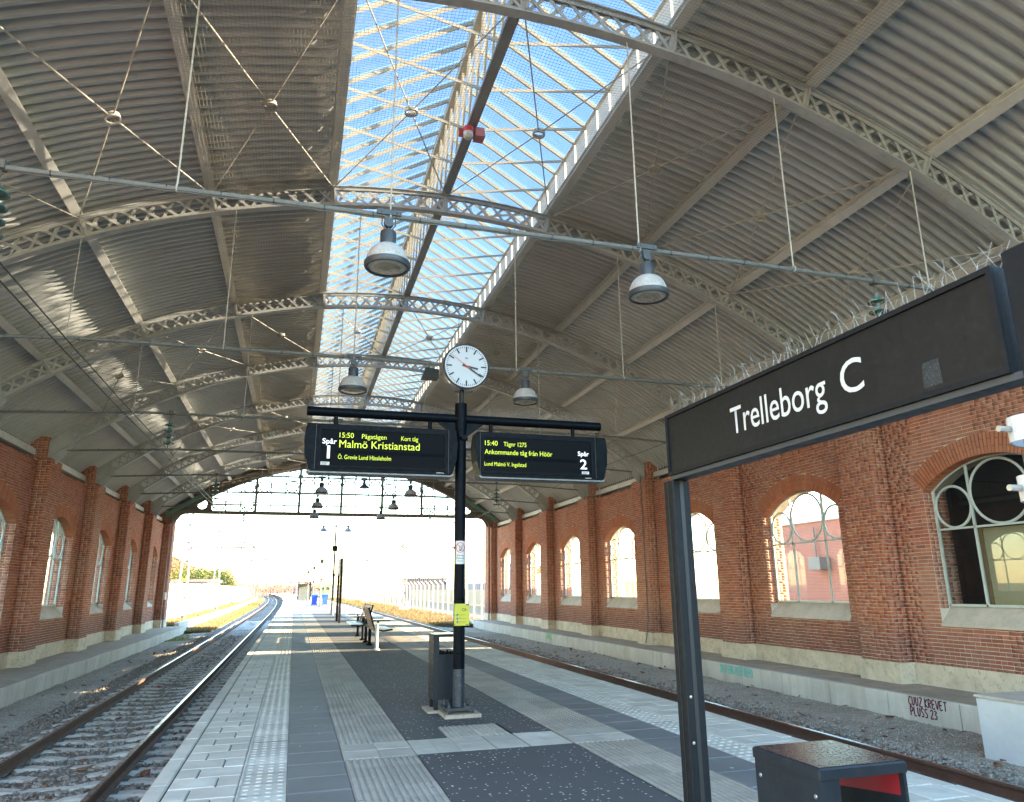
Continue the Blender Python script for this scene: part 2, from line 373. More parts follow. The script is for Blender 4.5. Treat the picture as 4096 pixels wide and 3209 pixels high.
MT['room_shade'] = paint('painted_room_shade', (0.02,0.02,0.022), 0.9, 0, 0.2)
MT['blind'] = paint('beige_blind', (0.40,0.36,0.22), 0.7, 0, 0.08)
MT['blind_frame'] = paint('brown_blind_frame', (0.20,0.13,0.06), 0.6, 0, 0.1)
MT['rubble'] = paint('broken_concrete', (0.45,0.40,0.32), 0.95, 0, 0.2)
MT['cont_navy'] = paint('navy_container', (0.012,0.013,0.035), 0.6, 0, 0.15)
MT['cont_blue'] = paint('blue_container', (0.012,0.045,0.12), 0.6, 0, 0.15)
MT['cont_green'] = paint('green_container', (0.05,0.22,0.09), 0.6, 0, 0.15)
MT['cont_teal'] = paint('teal_container', (0.05,0.20,0.20), 0.6, 0, 0.15)
MT['cont_orange'] = paint('orange_machine', (0.45,0.20,0.04), 0.6, 0, 0.15)

MT['spike'] = plain('spike_wire', (0.30,0.29,0.27), 0.6)
MT['tray'] = paint('display_underside', (0.16,0.165,0.17), 0.5, 0.3, 0.1)
MT['truss_dark'] = paint('crown_beam_paint', (0.27,0.27,0.26), 0.5, 0, 0.15)
# ------------------------------------------------------------------ shared measures of the place (metres)
XC = 2.516                       # middle of the hall
RIB0, RIBD = 7.70, 5.533         # first truss in view, bay length
ARC_R, ARC_ZC = 15.6, 9.44-15.6  # barrel roof circle
TH = R_(8.33)                    # angle between purlins
rib_y = lambda k: RIB0+RIBD*k
Y0, YH = rib_y(-1), rib_y(7)          # hall ends
def cx(y): return -1.3e-4*max(0.0, y-60)**2     # the line curves away to the left far off
cxv = lambda y: -1.3e-4*np.maximum(0, y-60)**2
def arc(th, r=ARC_R): return XC+r*math.sin(th), ARC_ZC+r*math.cos(th)

def speckle_mat(name, base, spots, spot_scale, spot_size, rough=0.9, grain=180, var=0.2, grain_amt=0.5, bumps=0.4):
    m, nt, p, _ = new_mat(name); pos = coords(nt, 'World')
    c = ramp(nt, noise(nt, pos, 0.9, 5), [(0.3, tuple(x*(1-var) for x in base)), (0.7, tuple(x*(1+var) for x in base))])
    g = noise(nt, pos, grain, 3, 0.6)
    c = mix(nt, ramp(nt, g, [(0.4, (0,0,0)), (0.7, (grain_amt,)*3)]), c, tuple(min(1, x*2.2) for x in base))
    if spots:
        v = N(nt, 'ShaderNodeTexVoronoi'); v.inputs['Scale'].default_value = spot_scale; nt.links.new(pos, v.inputs['Vector'])
        sp = ramp(nt, v.outputs['Distance'], [(spot_size, (1,1,1)), (spot_size+0.03, (0,0,0))])
        pick = N(nt, 'ShaderNodeSeparateColor'); nt.links.new(v.outputs['Color'], pick.inputs[0])
        dens = noise(nt, pos, 0.7, 3)
        on = math_n(nt, 'GREATER_THAN', math_n(nt, 'ADD', pick.outputs[0], math_n(nt, 'MULTIPLY', dens, 0.75)), 0.98)
        c = mix(nt, math_n(nt, 'MULTIPLY', sp, on), c, spots)
    nt.links.new(c, p.inputs['Base Color']); p.inputs['Roughness'].default_value = rough; p.inputs['Specular IOR Level'].default_value = 0.3
    bump(nt, p, g, bumps, 0.004); return m
MT['asphalt'] = speckle_mat('platform_asphalt', (0.054,0.053,0.053), (0.45,0.45,0.44), 22.0, 0.21, 0.85, 160, 0.15, 0.5, 0.6)
MT['dark_slab'] = speckle_mat('dark_slab', (0.12,0.122,0.118), (0.45,0.45,0.45), 5.0, 0.075, 0.72, 260, 0.18, 0.25, 0.15)
def tile_mat(name, col, var=0.16):
    m, nt, p, _ = new_mat(name); pos = coords(nt, 'World'); oi = N(nt, 'ShaderNodeObjectInfo'); g = N(nt, 'ShaderNodeNewGeometry')
    rnd = math_n(nt, 'FRACT', math_n(nt, 'ADD', oi.outputs['Random'], g.outputs['Random Per Island']))
    c = ramp(nt, rnd, [(0, tuple(x*(1-var) for x in col)), (1, tuple(x*(1+var) for x in col))])
    st = noise(nt, pos, 2.6, 7, 0.7)
    c = mix(nt, ramp(nt, st, [(0.42, (0,0,0)), (0.70, (0.6,)*3)]), c, tuple(x*0.60 for x in col))
    c = mix(nt, ramp(nt, noise(nt, pos, 0.55, 5, 0.7), [(0.48, (0,0,0)), (0.66, (0.35,)*3)]), c, tuple(x*y for x, y in zip(col, (0.72,0.66,0.56))))
    c = mix(nt, ramp(nt, noise(nt, pos, 90, 4, 0.7), [(0.5, (0,0,0)), (0.8, (0.35,)*3)]), c, tuple(x*0.55 for x in col))
    v = N(nt, 'ShaderNodeTexVoronoi'); v.inputs['Scale'].default_value = 4.3; nt.links.new(pos, v.inputs['Vector'])
    pk = N(nt, 'ShaderNodeSeparateColor'); nt.links.new(v.outputs['Color'], pk.inputs[0])
    c = mix(nt, math_n(nt, 'MULTIPLY', ramp(nt, v.outputs['Distance'], [(0.05, (1,1,1)), (0.08, (0,0,0))]), math_n(nt, 'GREATER_THAN', pk.outputs[1], 0.72)), c, (0.13,0.125,0.12))
    nt.links.new(c, p.inputs['Base Color']); p.inputs['Roughness'].default_value = 0.82; p.inputs['Specular IOR Level'].default_value = 0.3
    bump(nt, p, noise(nt, pos, 120, 5, 0.7), 0.25, 0.003); return m
MT['paver'] = tile_mat('light_paver', (0.50,0.48,0.415))
MT['ribbed'] = tile_mat('ribbed_tile', (0.33,0.308,0.262))
MT['smooth'] = tile_mat('smooth_tile', (0.39,0.365,0.31))
MT['joint'] = paint('joint_sand', (0.035,0.033,0.03), 0.95, 0, 0.3)
def ground_mat(name, cols, scale, fine):
    m, nt, p, _ = new_mat(name); pos = coords(nt, 'World')
    v = N(nt, 'ShaderNodeTexVoronoi'); v.inputs['Scale'].default_value = scale; nt.links.new(pos, v.inputs['Vector'])
    pk = N(nt, 'ShaderNodeSeparateColor'); nt.links.new(v.outputs['Color'], pk.inputs[0])
    c = ramp(nt, pk.outputs[0], [(i/(len(cols)-1), k) for i, k in enumerate(cols)])
    c = mix(nt, ramp(nt, noise(nt, pos, 0.6, 6, 0.65), [(0.4, (0,0,0)), (0.7, (0.55,)*3)]), c, tuple(x*0.55 for x in cols[0]))
    nt.links.new(c, p.inputs['Base Color']); p.inputs['Roughness'].default_value = 0.95; p.inputs['Specular IOR Level'].default_value = 0.2
    bump(nt, p, math_n(nt, 'SUBTRACT', 1.0, v.outputs['Distance']), fine, 0.03); return m
MT['gravel'] = ground_mat('fine_gravel', [(0.36,0.32,0.265),(0.48,0.44,0.37),(0.58,0.54,0.47),(0.28,0.24,0.195),(0.41,0.365,0.30)], 48, 0.8)
MT['bed'] = ground_mat('ballast_dirt', [(0.15,0.125,0.10),(0.22,0.185,0.15),(0.28,0.245,0.205),(0.12,0.095,0.075)], 30, 1.0)
MT['earth'] = ground_mat('dry_earth', [(0.22,0.185,0.12),(0.17,0.15,0.085),(0.28,0.23,0.15)], 3, 0.3)
def stone_mat(name, cols):
    m, nt, p, _ = new_mat(name); g = N(nt, 'ShaderNodeNewGeometry')
    c = ramp(nt, g.outputs['Random Per Island'], [(i/(len(cols)-1), k) for i, k in enumerate(cols)])
    c = mix(nt, ramp(nt, noise(nt, g.outputs['Position'], 60, 4), [(0.45, (0,0,0)), (0.75, (0.5,)*3)]), c, (0.09,0.08,0.07))
    nt.links.new(c, p.inputs['Base Color']); p.inputs['Roughness'].default_value = 0.85; return m
MT['stones'] = stone_mat('ballast_stone', [(0.20,0.178,0.152),(0.29,0.262,0.228),(0.16,0.122,0.095),(0.35,0.322,0.285),(0.24,0.175,0.13),(0.25,0.222,0.19)])
MT['pebbles'] = stone_mat('gravel_pebble', [(0.42,0.38,0.32),(0.54,0.50,0.44),(0.32,0.27,0.22),(0.62,0.59,0.53),(0.36,0.31,0.25)])
MT['leaf_litter'] = stone_mat('dry_leaf', [(0.15,0.06,0.03),(0.20,0.095,0.045),(0.10,0.045,0.025),(0.22,0.13,0.07)])

# ------------------------------------------------------------------ ground, beds, platform
g = B(); g.quad((-3000,-3000,-1.02),(3000,-3000,-1.02),(3000,3000,-1.02),(-3000,3000,-1.02))
struct(g.build('ground', MT['earth']))
def bed(name, xs, zs, y0, y1, dy, mat, amp, seed):
    rr = np.random.default_rng(seed); ys = np.arange(y0, y1+dy/2, dy); fx = np.linspace(0, 1, 60)
    X0 = np.interp(fx, np.linspace(0, 1, len(xs)), xs); Z0 = np.interp(fx, np.linspace(0, 1, len(xs)), zs)
    X = X0[None, :]+cxv(ys)[:, None]; Y = np.repeat(ys[:, None], 60, 1)
    Z = Z0[None, :]+amp*(np.sin(X*2.3+Y*0.7)+np.sin(Y*1.9-X*1.1+2)+0.8*np.sin(Y*4.7+X*3.1))/2.8+rr.normal(0, amp*0.5, X.shape)
    n, k = X.shape; idx = np.arange(n*k).reshape(n, k)
    F = np.stack([idx[:-1,:-1], idx[:-1,1:], idx[1:,1:], idx[1:,:-1]], -1).reshape(-1, 4)
    return struct(link(name, np_mesh(name, np.stack([X, Y, Z], -1).reshape(-1, 3), F), mat))
bed('gravel_shoulder', [-6.6,-5.6,-4.6], [-0.90,-0.86,-0.82], -4, 60, 0.18, MT['gravel'], 0.02, 1)
bed('track_bed', [-4.6,-4.0,-2.7,-1.6,-0.85], [-0.822,-0.78,-0.785,-0.785,-0.80], -4, 60, 0.14, MT['bed'], 0.018, 2)
bed('track_bed', [4.9,5.7,6.8,7.9,8.6], [-0.80,-0.785,-0.785,-0.78,-0.82], -4, 60, 0.14, MT['bed'], 0.018, 3)
bed('gravel_shoulder', [8.6,9.6,11.3], [-0.822,-0.85,-0.92], -4, 60, 0.18, MT['gravel'], 0.022, 4)
bed('track_bed', [-4.6,-2.7,-0.85], [-0.83,-0.79,-0.82], 60, 330, 2.0, MT['bed'], 0.01, 5)
bed('track_bed', [4.9,6.8,8.9], [-0.82,-0.79,-0.83], 60, 330, 2.0, MT['bed'], 0.01, 6)
MT['grass_soil'] = ground_mat('dry_verge', [(0.17,0.12,0.055),(0.13,0.095,0.045),(0.21,0.15,0.075),(0.10,0.09,0.035)], 9, 0.6)
bed('verge', [-6.5,-5.4,-4.55], [-0.74,-0.76,-0.80], 46.6, 330, 1.0, MT['grass_soil'], 0.03, 7)
bed('verge', [8.55,10.5,13.5], [-0.80,-0.74,-0.66], 46.6, 330, 1.0, MT['grass_soil'], 0.03, 8)

PLAT = setting('platform')
b = B()
ys = [-4]+list(range(0, 61, 10))+list(range(80, 331, 20))
for a, c in zip(ys[:-1], ys[1:]):
    x0, x1 = cx(a), cx(c); n = len(b.v)
    b.add([(-0.90+x0,a,-1.0),(5.0+x0,a,-1.0),(5.0+x0,a,-0.016),(-0.90+x0,a,-0.016),(-0.90+x1,c,-1.0),(5.0+x1,c,-1.0),(5.0+x1,c,-0.016),(-0.90+x1,c,-0.016)],
          [(3,2,6,7),(0,3,7,4),(1,5,6,2)])
b.build('core', MT['joint'], PLAT)
def strip(name, xa, xb, z, mat, y0=-4, y1=330):
    q = B(); st = [y for y in ([y0]+[t for t in ys if y0 < t < y1]+[y1])]
    for a, c in zip(st[:-1], st[1:]):
        q.quad((xa+cx(a),a,z),(xb+cx(a),a,z),(xb+cx(c),c,z),(xa+cx(c),c,z))
    return q.build(name, mat, PLAT)
# asphalt middle strip with the cross band left open
strip('asphalt', 1.225, 2.815, 0.0, MT['asphalt'], -4, 7.44)
q = B(); q.quad((1.225,8.155,0),(1.66,8.155,0),(1.66,8.78,0),(1.225,8.78,0)); q.quad((2.38,8.155,0),(2.815,8.155,0),(2.815,8.78,0),(2.38,8.78,0)); q.build('asphalt', MT['asphalt'], PLAT)
strip('asphalt', 1.225, 2.815, 0.0, MT['asphalt'], 8.78, 330)
# shared tile meshes (unit sized where plain)
def slab_mesh(name, w, d, h=0.05, ch=0.005):
    q = B(); x0, x1, y0, y1 = -w/2, w/2, -d/2, d/2
    q.add([(x0,y0,-h),(x1,y0,-h),(x1,y1,-h),(x0,y1,-h),(x0,y0,-ch),(x1,y0,-ch),(x1,y1,-ch),(x0,y1,-ch),(x0+ch,y0+ch,0),(x1-ch,y0+ch,0),(x1-ch,y1-ch,0),(x0+ch,y1-ch,0)],
          [(8,9,10,11)]+[(i,(i+1)%4,4+(i+1)%4,4+i) for i in range(4)]+[(4+i,4+(i+1)%4,8+(i+1)%4,8+i) for i in range(4)])
    return q.mesh(name)
def ribbed_mesh(name, s=0.339, n=6, h=0.011):
    q = B(); prof = []
    for k in range(n):
        x = -s/2+s*k/n; w = s/n
        prof += [(x, -h), (x+w*0.30, -h), (x+w*0.42, 0), (x+w*0.88, 0)]
    prof.append((s/2, -h)); m = len(prof)
    q.add([(x,-s/2,z) for x, z in prof]+[(x,s/2,z) for x, z in prof]+[(x,-s/2,-0.05) for x, z in prof]+[(x,s/2,-0.05) for x, z in prof],
          [(i,i+1,m+i+1,m+i) for i in range(m-1)]+[(2*m+i,2*m+i+1,i+1,i) for i in range(m-1)])
    return q.mesh(name)
def blister_mesh(name, w=0.352, d=0.345):
    q = B(); q.add([(-w/2,-d/2,-0.006),(w/2,-d/2,-0.006),(w/2,d/2,-0.006),(-w/2,d/2,-0.006)], [(0,1,2,3)])
    for i in range(4):
        for j in range(3):
            c0, c1 = -w/2+w*(i+0.5)/4, -d/2+d*(j+0.5)/3
            o8 = [(0.031*math.cos(t*math.pi/4), 0.021*math.sin(t*math.pi/4)) for t in range(8)]
            q.add([(c0+x, c1+y, -0.0055) for x, y in o8]+[(c0+x*0.55, c1+y*0.55, 0.0022) for x, y in o8], [(k,(k+1)%8,8+(k+1)%8,8+k) for k in range(8)]+[tuple(range(8,16))])
    return q.mesh(name)
ME = dict(p1=slab_mesh('paver', 0.169, 0.334, ch=0.008), p2=slab_mesh('paver', 0.349, 0.334, ch=0.008), dark=slab_mesh('dark_slab', 0.50, 0.468, ch=0.010), rib=ribbed_mesh('ribbed_tile'), bl=blister_mesh('tactile_tile'), sm=slab_mesh('smooth_tile', 0.337, 0.337, ch=0.006), kerb=slab_mesh('kerb_stone', 0.14, 0.99, 0.42, 0.012), gl=slab_mesh('guide_strip', 0.022, 0.346, 0.05, 0.004))
FAR = {}
def tile(name, key, mat, x, y, rot=0.0, near=17.0, sc=(1,1,1)):
    z = RNG.normal(0, 0.0008)
    if 2.0 < y < near:
        link(name, ME[key], mat, PLAT, (x, y, z), (RNG.normal(0,0.002), RNG.normal(0,0.002), rot), sc)
    else:
        FAR.setdefault((name, key, mat.name), []).append((x+cx(y), y, rot))
def side(mirror):
    fx = (lambda x: x) if not mirror else (lambda x: 4.075-x)
    for i in range(-4, 66):
        tile('kerb_stone', 'kerb', MT['paver'], fx(-0.955), i+0.5)
    for i in range(-12, 175):
        y = 6.645+0.35*(i-0)
        if i % 2 == 0:
            tile('paver', 'p1', MT['paver'], fx(-0.783), y); tile('paver', 'p2', MT['paver'], fx(-0.513), y)
        else:
            tile('paver', 'p2', MT['paver'], fx(-0.693), y); tile('paver', 'p1', MT['paver'], fx(-0.423), y)
        tile('guide_strip', 'gl', MT['paver'], fx(-0.321), y)
        tile('tactile_tile', 'bl', MT['paver'], fx(-0.137), y)
    for i in range(-9, 125):
        tile('dark_slab', 'dark', MT['dark_slab'], fx(0.292), 6.65+0.49*i)
    for i in range(-12, 175):
        y = 7.62+0.347*i
        key, mt = ('sm', MT['smooth']) if i in (0, 1) else ('rib', MT['ribbed'])
        for x in (0.715, 1.053):
            tile('smooth_tile' if key == 'sm' else 'ribbed_tile', key, mt, fx(x), y)
side(False); side(True)
for j, y in enumerate((7.62, 7.967)):                # cross band towards the display pole
    for x in (1.337, 1.561, 2.487, 2.711): tile('ribbed_tile', 'rib', MT['ribbed'], x, y, math.pi/2, sc=(1,0.648,1))
    for x in (1.847, 2.197): tile('smooth_tile', 'sm', MT['smooth'], x, y)
for j in range(2):
    for i in range(2): tile('ribbed_tile', 'rib', MT['smooth'], 1.835+0.347*i, 8.318+0.345*j)
for (name, key, mn), pts in FAR.items():             # the same tiles further off, joined
    me0 = ME[key]; v0 = np.array([v.co for v in me0.vertices]); fs = [tuple(p.vertices) for p in me0.polygons]
    V = np.concatenate([v0+np.array([x, y, 0]) for x, y, r in pts]) if True else None
    n = len(v0); groups = {}
    for f in fs: groups.setdefault(len(f), []).append(f)
    q = bpy.data.meshes.new(name); allf = [tuple(i+k*n for i in f) for k in range(len(pts)) for f in fs]
    q.from_pydata(V.tolist(), [], allf)
    o = link(name+'s_beyond', q, bpy.data.materials[mn], PLAT); o['kind'] = 'stuff'
for nm, xa, xb, mt in (('light_paving', -1.02, 0.02, 'paver'), ('dark_paving', 0.02, 0.54, 'dark_slab'), ('ribbed_paving', 0.54, 1.225, 'ribbed')):
    strip(nm, xa, xb, -0.004, MT[mt], 67, 330); strip(nm, 4.075-xb, 4.075-xa, -0.004, MT[mt], 67, 330)

# ------------------------------------------------------------------ tracks
RAILZ = -0.568
def rail_thing(x, label):
    t = thing('rail', label, 'rail', (x, 5, -0.735))
    prof = [(-0.07,0),(0.07,0),(0.07,0.012),(0.012,0.032),(0.010,0.118),(0.034,0.128),(0.036,0.152),(0.028,0.163),(-0.028,0.163),(-0.036,0.152),(-0.034,0.128),(-0.010,0.118),(-0.012,0.032),(-0.07,0.012)]
    st = [-4]+list(range(0, 60, 6))+list(range(60, 331, 6)); q = B(); m = len(prof)
    for y in st: q.v += [(x+cx(y)+px, y, -0.735+pz) for px, pz in prof]
    for i in range(len(st)-1):
        for k in range(m): q.f.append((i*m+k, i*m+(k+1)%m, (i+1)*m+(k+1)%m, (i+1)*m+k))
    q.build('web', MT['rail'], t)
    h = B()
    for a, c in zip(st[:-1], st[1:]): h.quad((x+cx(a)-0.027,a,RAILZ-0.0015),(x+cx(a)+0.027,a,RAILZ-0.0015),(x+cx(c)+0.027,c,RAILZ-0.0015),(x+cx(c)-0.027,c,RAILZ-0.0015))
    h.build('running_surface', MT['railtop'], t)
TL, TR = -2.717, 6.80
rail_thing(TL-0.7525, 'rusty rail of the left-hand track, beside the gravel shoulder')
rail_thing(TL+0.7525, 'rusty rail of the left-hand track, next to the platform edge')
rail_thing(TR-0.7525, 'rusty rail half hidden below the platform edge on the graffiti side')
rail_thing(TR+0.7525, 'rusty rail between the platform and the graffiti-marked ledge')
def sleeper_proto(x, y):
    s = thing('sleeper', 'concrete sleeper in dark ballast under the left-hand track', 'sleeper', (x, y, -0.93), 'concrete sleepers under the left-hand track')
    q = B(); w = 0.12; sec = []
    for xx, z in ((-1.25,-0.765),(-1.05,-0.742),(-0.5,-0.742),(-0.25,-0.775),(0.25,-0.775),(0.5,-0.742),(1.05,-0.742),(1.25,-0.765)): sec.append((xx, z))
    for xx, z in sec: q.v += [(x+xx,y-w-0.02,-0.93),(x+xx,y-w,z-0.02),(x+xx,y-w+0.03,z),(x+xx,y+w-0.03,z),(x+xx,y+w,z-0.02),(x+xx,y+w+0.02,-0.93)]
    for i in range(len(sec)-1):
        for k in range(5): q.f.append((i*6+k, (i+1)*6+k, (i+1)*6+k+1, i*6+k+1))
    q.f += [tuple(range(6)), tuple(range(47, 41, -1))]
    q.build('beam', MT['sleeper'], s)
    for rx in (-0.7525, 0.7525):
        for sg in (-1, 1):
            c = B(); cx0 = x+rx+sg*0.105
            c.box(cx0-0.035, cx0+0.035, y-0.055, y+0.055, -0.745, -0.722); c.path([(cx0-sg*0.03,y-0.04,-0.71),(cx0+sg*0.025,y-0.045,-0.70),(cx0+sg*0.03,y+0.045,-0.70),(cx0-sg*0.03,y+0.04,-0.712)], 0.009, 5)
            c.build('rail_clip', MT['iron'], s)
    return s
SP = sleeper_proto(TL, 2.4)
for i in range(1, 98): copy_thing(SP, (TL, 2.4+0.6*i, -0.93))
SQ = sleeper_proto(TR, 2.5); SQ['label'] = 'concrete sleeper showing only its end beside the graffiti-side rail'; SQ['group'] = 'concrete sleepers under the graffiti-side track'
for i in range(1, 70): copy_thing(SQ, (TR, 2.5+0.6*i, -0.93))

OCT = np.array([(1,0,0),(-1,0,0),(0,1,0),(0,-1,0),(0,0,1),(0,0,-1)], float); OF = np.array([(0,2,4),(2,1,4),(1,3,4),(3,0,4),(2,0,5),(1,2,5),(3,1,5),(0,3,5)])
CUB = np.array([(-1,-1,-1),(1,-1,-1),(1,1,-1),(-1,1,-1),(-1,-1,1),(1,-1,1),(1,1,1),(-1,1,1)], float)*0.75
CF = np.array([(0,2,1),(0,3,2),(4,5,6),(4,6,7),(0,1,5),(0,5,4),(1,2,6),(1,6,5),(2,3,7),(2,7,6),(3,0,4),(3,4,7)])
def scatter(name, P, size, mat, flat=0.65, cube=True, jitter=0.35, label=None):
    n = len(P); base, fc = (CUB, CF) if cube else (OCT, OF); k = len(base)
    V = base[None]*(1+RNG.normal(0, jitter, (n, k, 3)))
    V = V*np.array([1, 1, flat])*(size*RNG.uniform(0.55, 1.35, n))[:, None, None]*np.stack([RNG.uniform(0.7,1.3,n), RNG.uniform(0.7,1.3,n), np.ones(n)], -1)[:, None]
    a = RNG.uniform(0, 6.28, n); t = RNG.normal(0, 0.4, n); ca, sa, ct, st = np.cos(a), np.sin(a), np.cos(t), np.sin(t)
    x, y, z = V[..., 0], V[..., 1], V[..., 2]
    y, z = y*ct[:,None]-z*st[:,None], y*st[:,None]+z*ct[:,None]
    x, y = x*ca[:,None]-y*sa[:,None], x*sa[:,None]+y*ca[:,None]
    V = np.stack([x, y, z], -1)+np.asarray(P)[:, None]
    F = (fc[None]+(np.arange(n)*k)[:, None, None]).reshape(-1, 3)
    o = link(name, np_mesh(name, V.reshape(-1, 3), F), mat); o['kind'] = 'stuff'
    if label: o['label'] = label; o['category'] = 'stones'
    return o
def near_y(n, y0, y1): return y0+(y1-y0)*RNG.uniform(0, 1, n)**1.7
n = 34000; x = RNG.uniform(-4.55, -0.98, n); y = near_y(n, 3.5, 42)
ph = ((y-2.4)/0.6+0.5) % 1-0.5; onsl = (np.abs(ph*0.6) < 0.115) & (np.abs(x-TL) < 1.28); kp = ~onsl | (RNG.uniform(0, 1, n) < 0.025)
kp &= (np.abs(np.abs(x-TL)-0.7525) > 0.075)
P = np.stack([x, y, -0.785+RNG.normal(0, 0.014, n)+np.where(onsl, 0.05, 0)-np.clip(-4.2-x, 0, 1)*0.07], -1)[kp]
scatter('ballast_stones', P, 0.024, MT['stones'], label='dark angular ballast stones around the left-hand track')
n = 15000; x = np.concatenate([RNG.uniform(5.15, 7.4, 5000), 7.64+np.abs(RNG.normal(0, 0.55, n-5000))]); y = near_y(n, 3.0, 36)
kp = np.abs(x-(TR+0.7525)) > 0.075
P = np.stack([x, y, -0.79+RNG.normal(0, 0.016, n)-np.clip(x-8.1, 0, 3)*0.03], -1)[kp]
scatter('ballast_stones', P, 0.03, MT['stones'], label='dark angular ballast stones along the rail on the graffiti side')
n = 16000; x = RNG.uniform(8.2, 11.05, n); y = near_y(n, 8, 40)
scatter('gravel_pebbles', np.stack([x, y, -0.822-(x-8.6)*0.035+RNG.normal(0, 0.012, n)], -1), 0.013, MT['pebbles'], cube=False, label='pale loose pebbles below the graffiti-marked ledge')
n = 12000; x = RNG.uniform(-6.3, -4.5, n); y = near_y(n, 11, 45)
scatter('gravel_pebbles', np.stack([x, y, -0.83+(x+4.6)*0.04+RNG.normal(0, 0.014, n)], -1), 0.014, MT['pebbles'], cube=False, label='pale loose pebbles below the plain ledge')
n = 420; x = np.concatenate([RNG.uniform(-5.6, -1.0, 260), RNG.uniform(8.6, 11.0, 160)]); y = near_y(n, 5, 34)
P = np.stack([x, y, np.full(n, -0.745)-np.clip(np.abs(x-2.04)-6.3, 0, 3)*0.035], -1)
lf = scatter('fallen_leaves', P, 0.04, MT['leaf_litter'], flat=0.12, jitter=0.45); lf['label'] = 'brown fallen leaves lying on the ballast'; lf['category'] = 'leaves'
# ------------------------------------------------------------------ brick side walls
WIN_HW, WIN_SILL, WIN_SPR, WIN_APX = 1.5, 1.08, 3.40, 3.93     # half width, sill, springing, crown of the opening
ARW = 0.40                                                      # depth of the brick arch ring
_rise = WIN_APX-WIN_SPR; WR = (WIN_HW**2+_rise**2)/(2*_rise); WZC = WIN_APX-WR
WALL_TOP, FACE, PFRONT, GLX, OUT = 5.27, 12.50, 12.13, 12.76, 13.10
PIL_HW = 0.52
pil_y = lambda k: rib_y(k)+0.18
win_y = lambda k: rib_y(k)+RIBD/2+0.05
BAYS = range(-1, 7)
CH = 0.0745                                                     # course height
def bricks_boxes(L, mapf, depth=0.012, back=0.012):
    """L: array (n,4) of a0,a1,z0,z1 in a wall plane -> verts, faces through mapf(a, d, z); d towards the viewer"""
    L = np.asarray(L); n = len(L); a0, a1, z0, z1 = L.T
    d = depth*RNG.uniform(0.55, 1.15, n); j = 0.004
    V = np.zeros((n, 8, 3)); e = 0.005
    for k, (a, z, dd) in enumerate([(a0,z0,-back),(a1,z0,-back),(a1,z1,-back),(a0,z1,-back),(a0,z0,1),(a1,z0,1),(a1,z1,1),(a0,z1,1)]):
        aa = a+(RNG.uniform(-j, j, n) if k > 3 else 0); zz = z+(RNG.uniform(-j, j, n)*0.6 if k > 3 else 0)
        V[:, k] = mapf(aa, d if dd == 1 else np.full(n, -back), zz)
    F = np.array([(4,5,6,7),(0,1,5,4),(1,2,6,5),(2,3,7,6),(3,0,4,7)])
    return V.reshape(-1, 3), (F[None]+(np.arange(n)*8)[:, None, None]).reshape(-1, 4)
def courses(a0, a1, z0, z1, holes=None, phase=0):
    """English bond rows; holes(z) gives an interval (h0,h1) left open"""
    out = []; c0 = int(round(z0/CH)); c1 = int(round(z1/CH))
    for c in range(c0, c1):
        za, zb = c*CH+0.005, (c+1)*CH-0.005
        hd = (c+phase) % 2; L = 0.1225 if hd else 0.245
        spans = [(a0, a1)]
        if holes:
            h = holes((za+zb)/2)
            if h: spans = [s for s in ((a0, h[0]), (h[1], a1)) if s[1]-s[0] > 0.03]
        for s0, s1 in spans:
            p = s0; first = True
            while s1-p > 0.012:
                e = p+(L if not (first and not hd and c % 4 >= 2) else L/2); first = False
                if s1-e < 0.06: e = s1
                out.append((p+0.005 if p > s0 else p+0.002, e-0.005 if e < s1 else e-0.002, za, zb)); p = e
    return out
def win_hole(c, z, grow=0.0):
    """open interval of a window (with its arch ring) at height z"""
    if z < WIN_SILL-0.36: return None
    if z < WIN_SPR: return (c-WIN_HW, c+WIN_HW)
    R2 = (WR+ARW)**2-(z-WZC)**2
    if R2 <= 0: return None
    h = math.sqrt(R2); half = WIN_HW+ARW*WIN_HW/WR
    zsp = WZC+(WR+ARW)*math.cos(math.asin(WIN_HW/WR))
    if z < zsp: h = min(half, WIN_HW+(z-WIN_SPR)*math.tan(math.asin(WIN_HW/WR)))
    return (c-h, c+h)
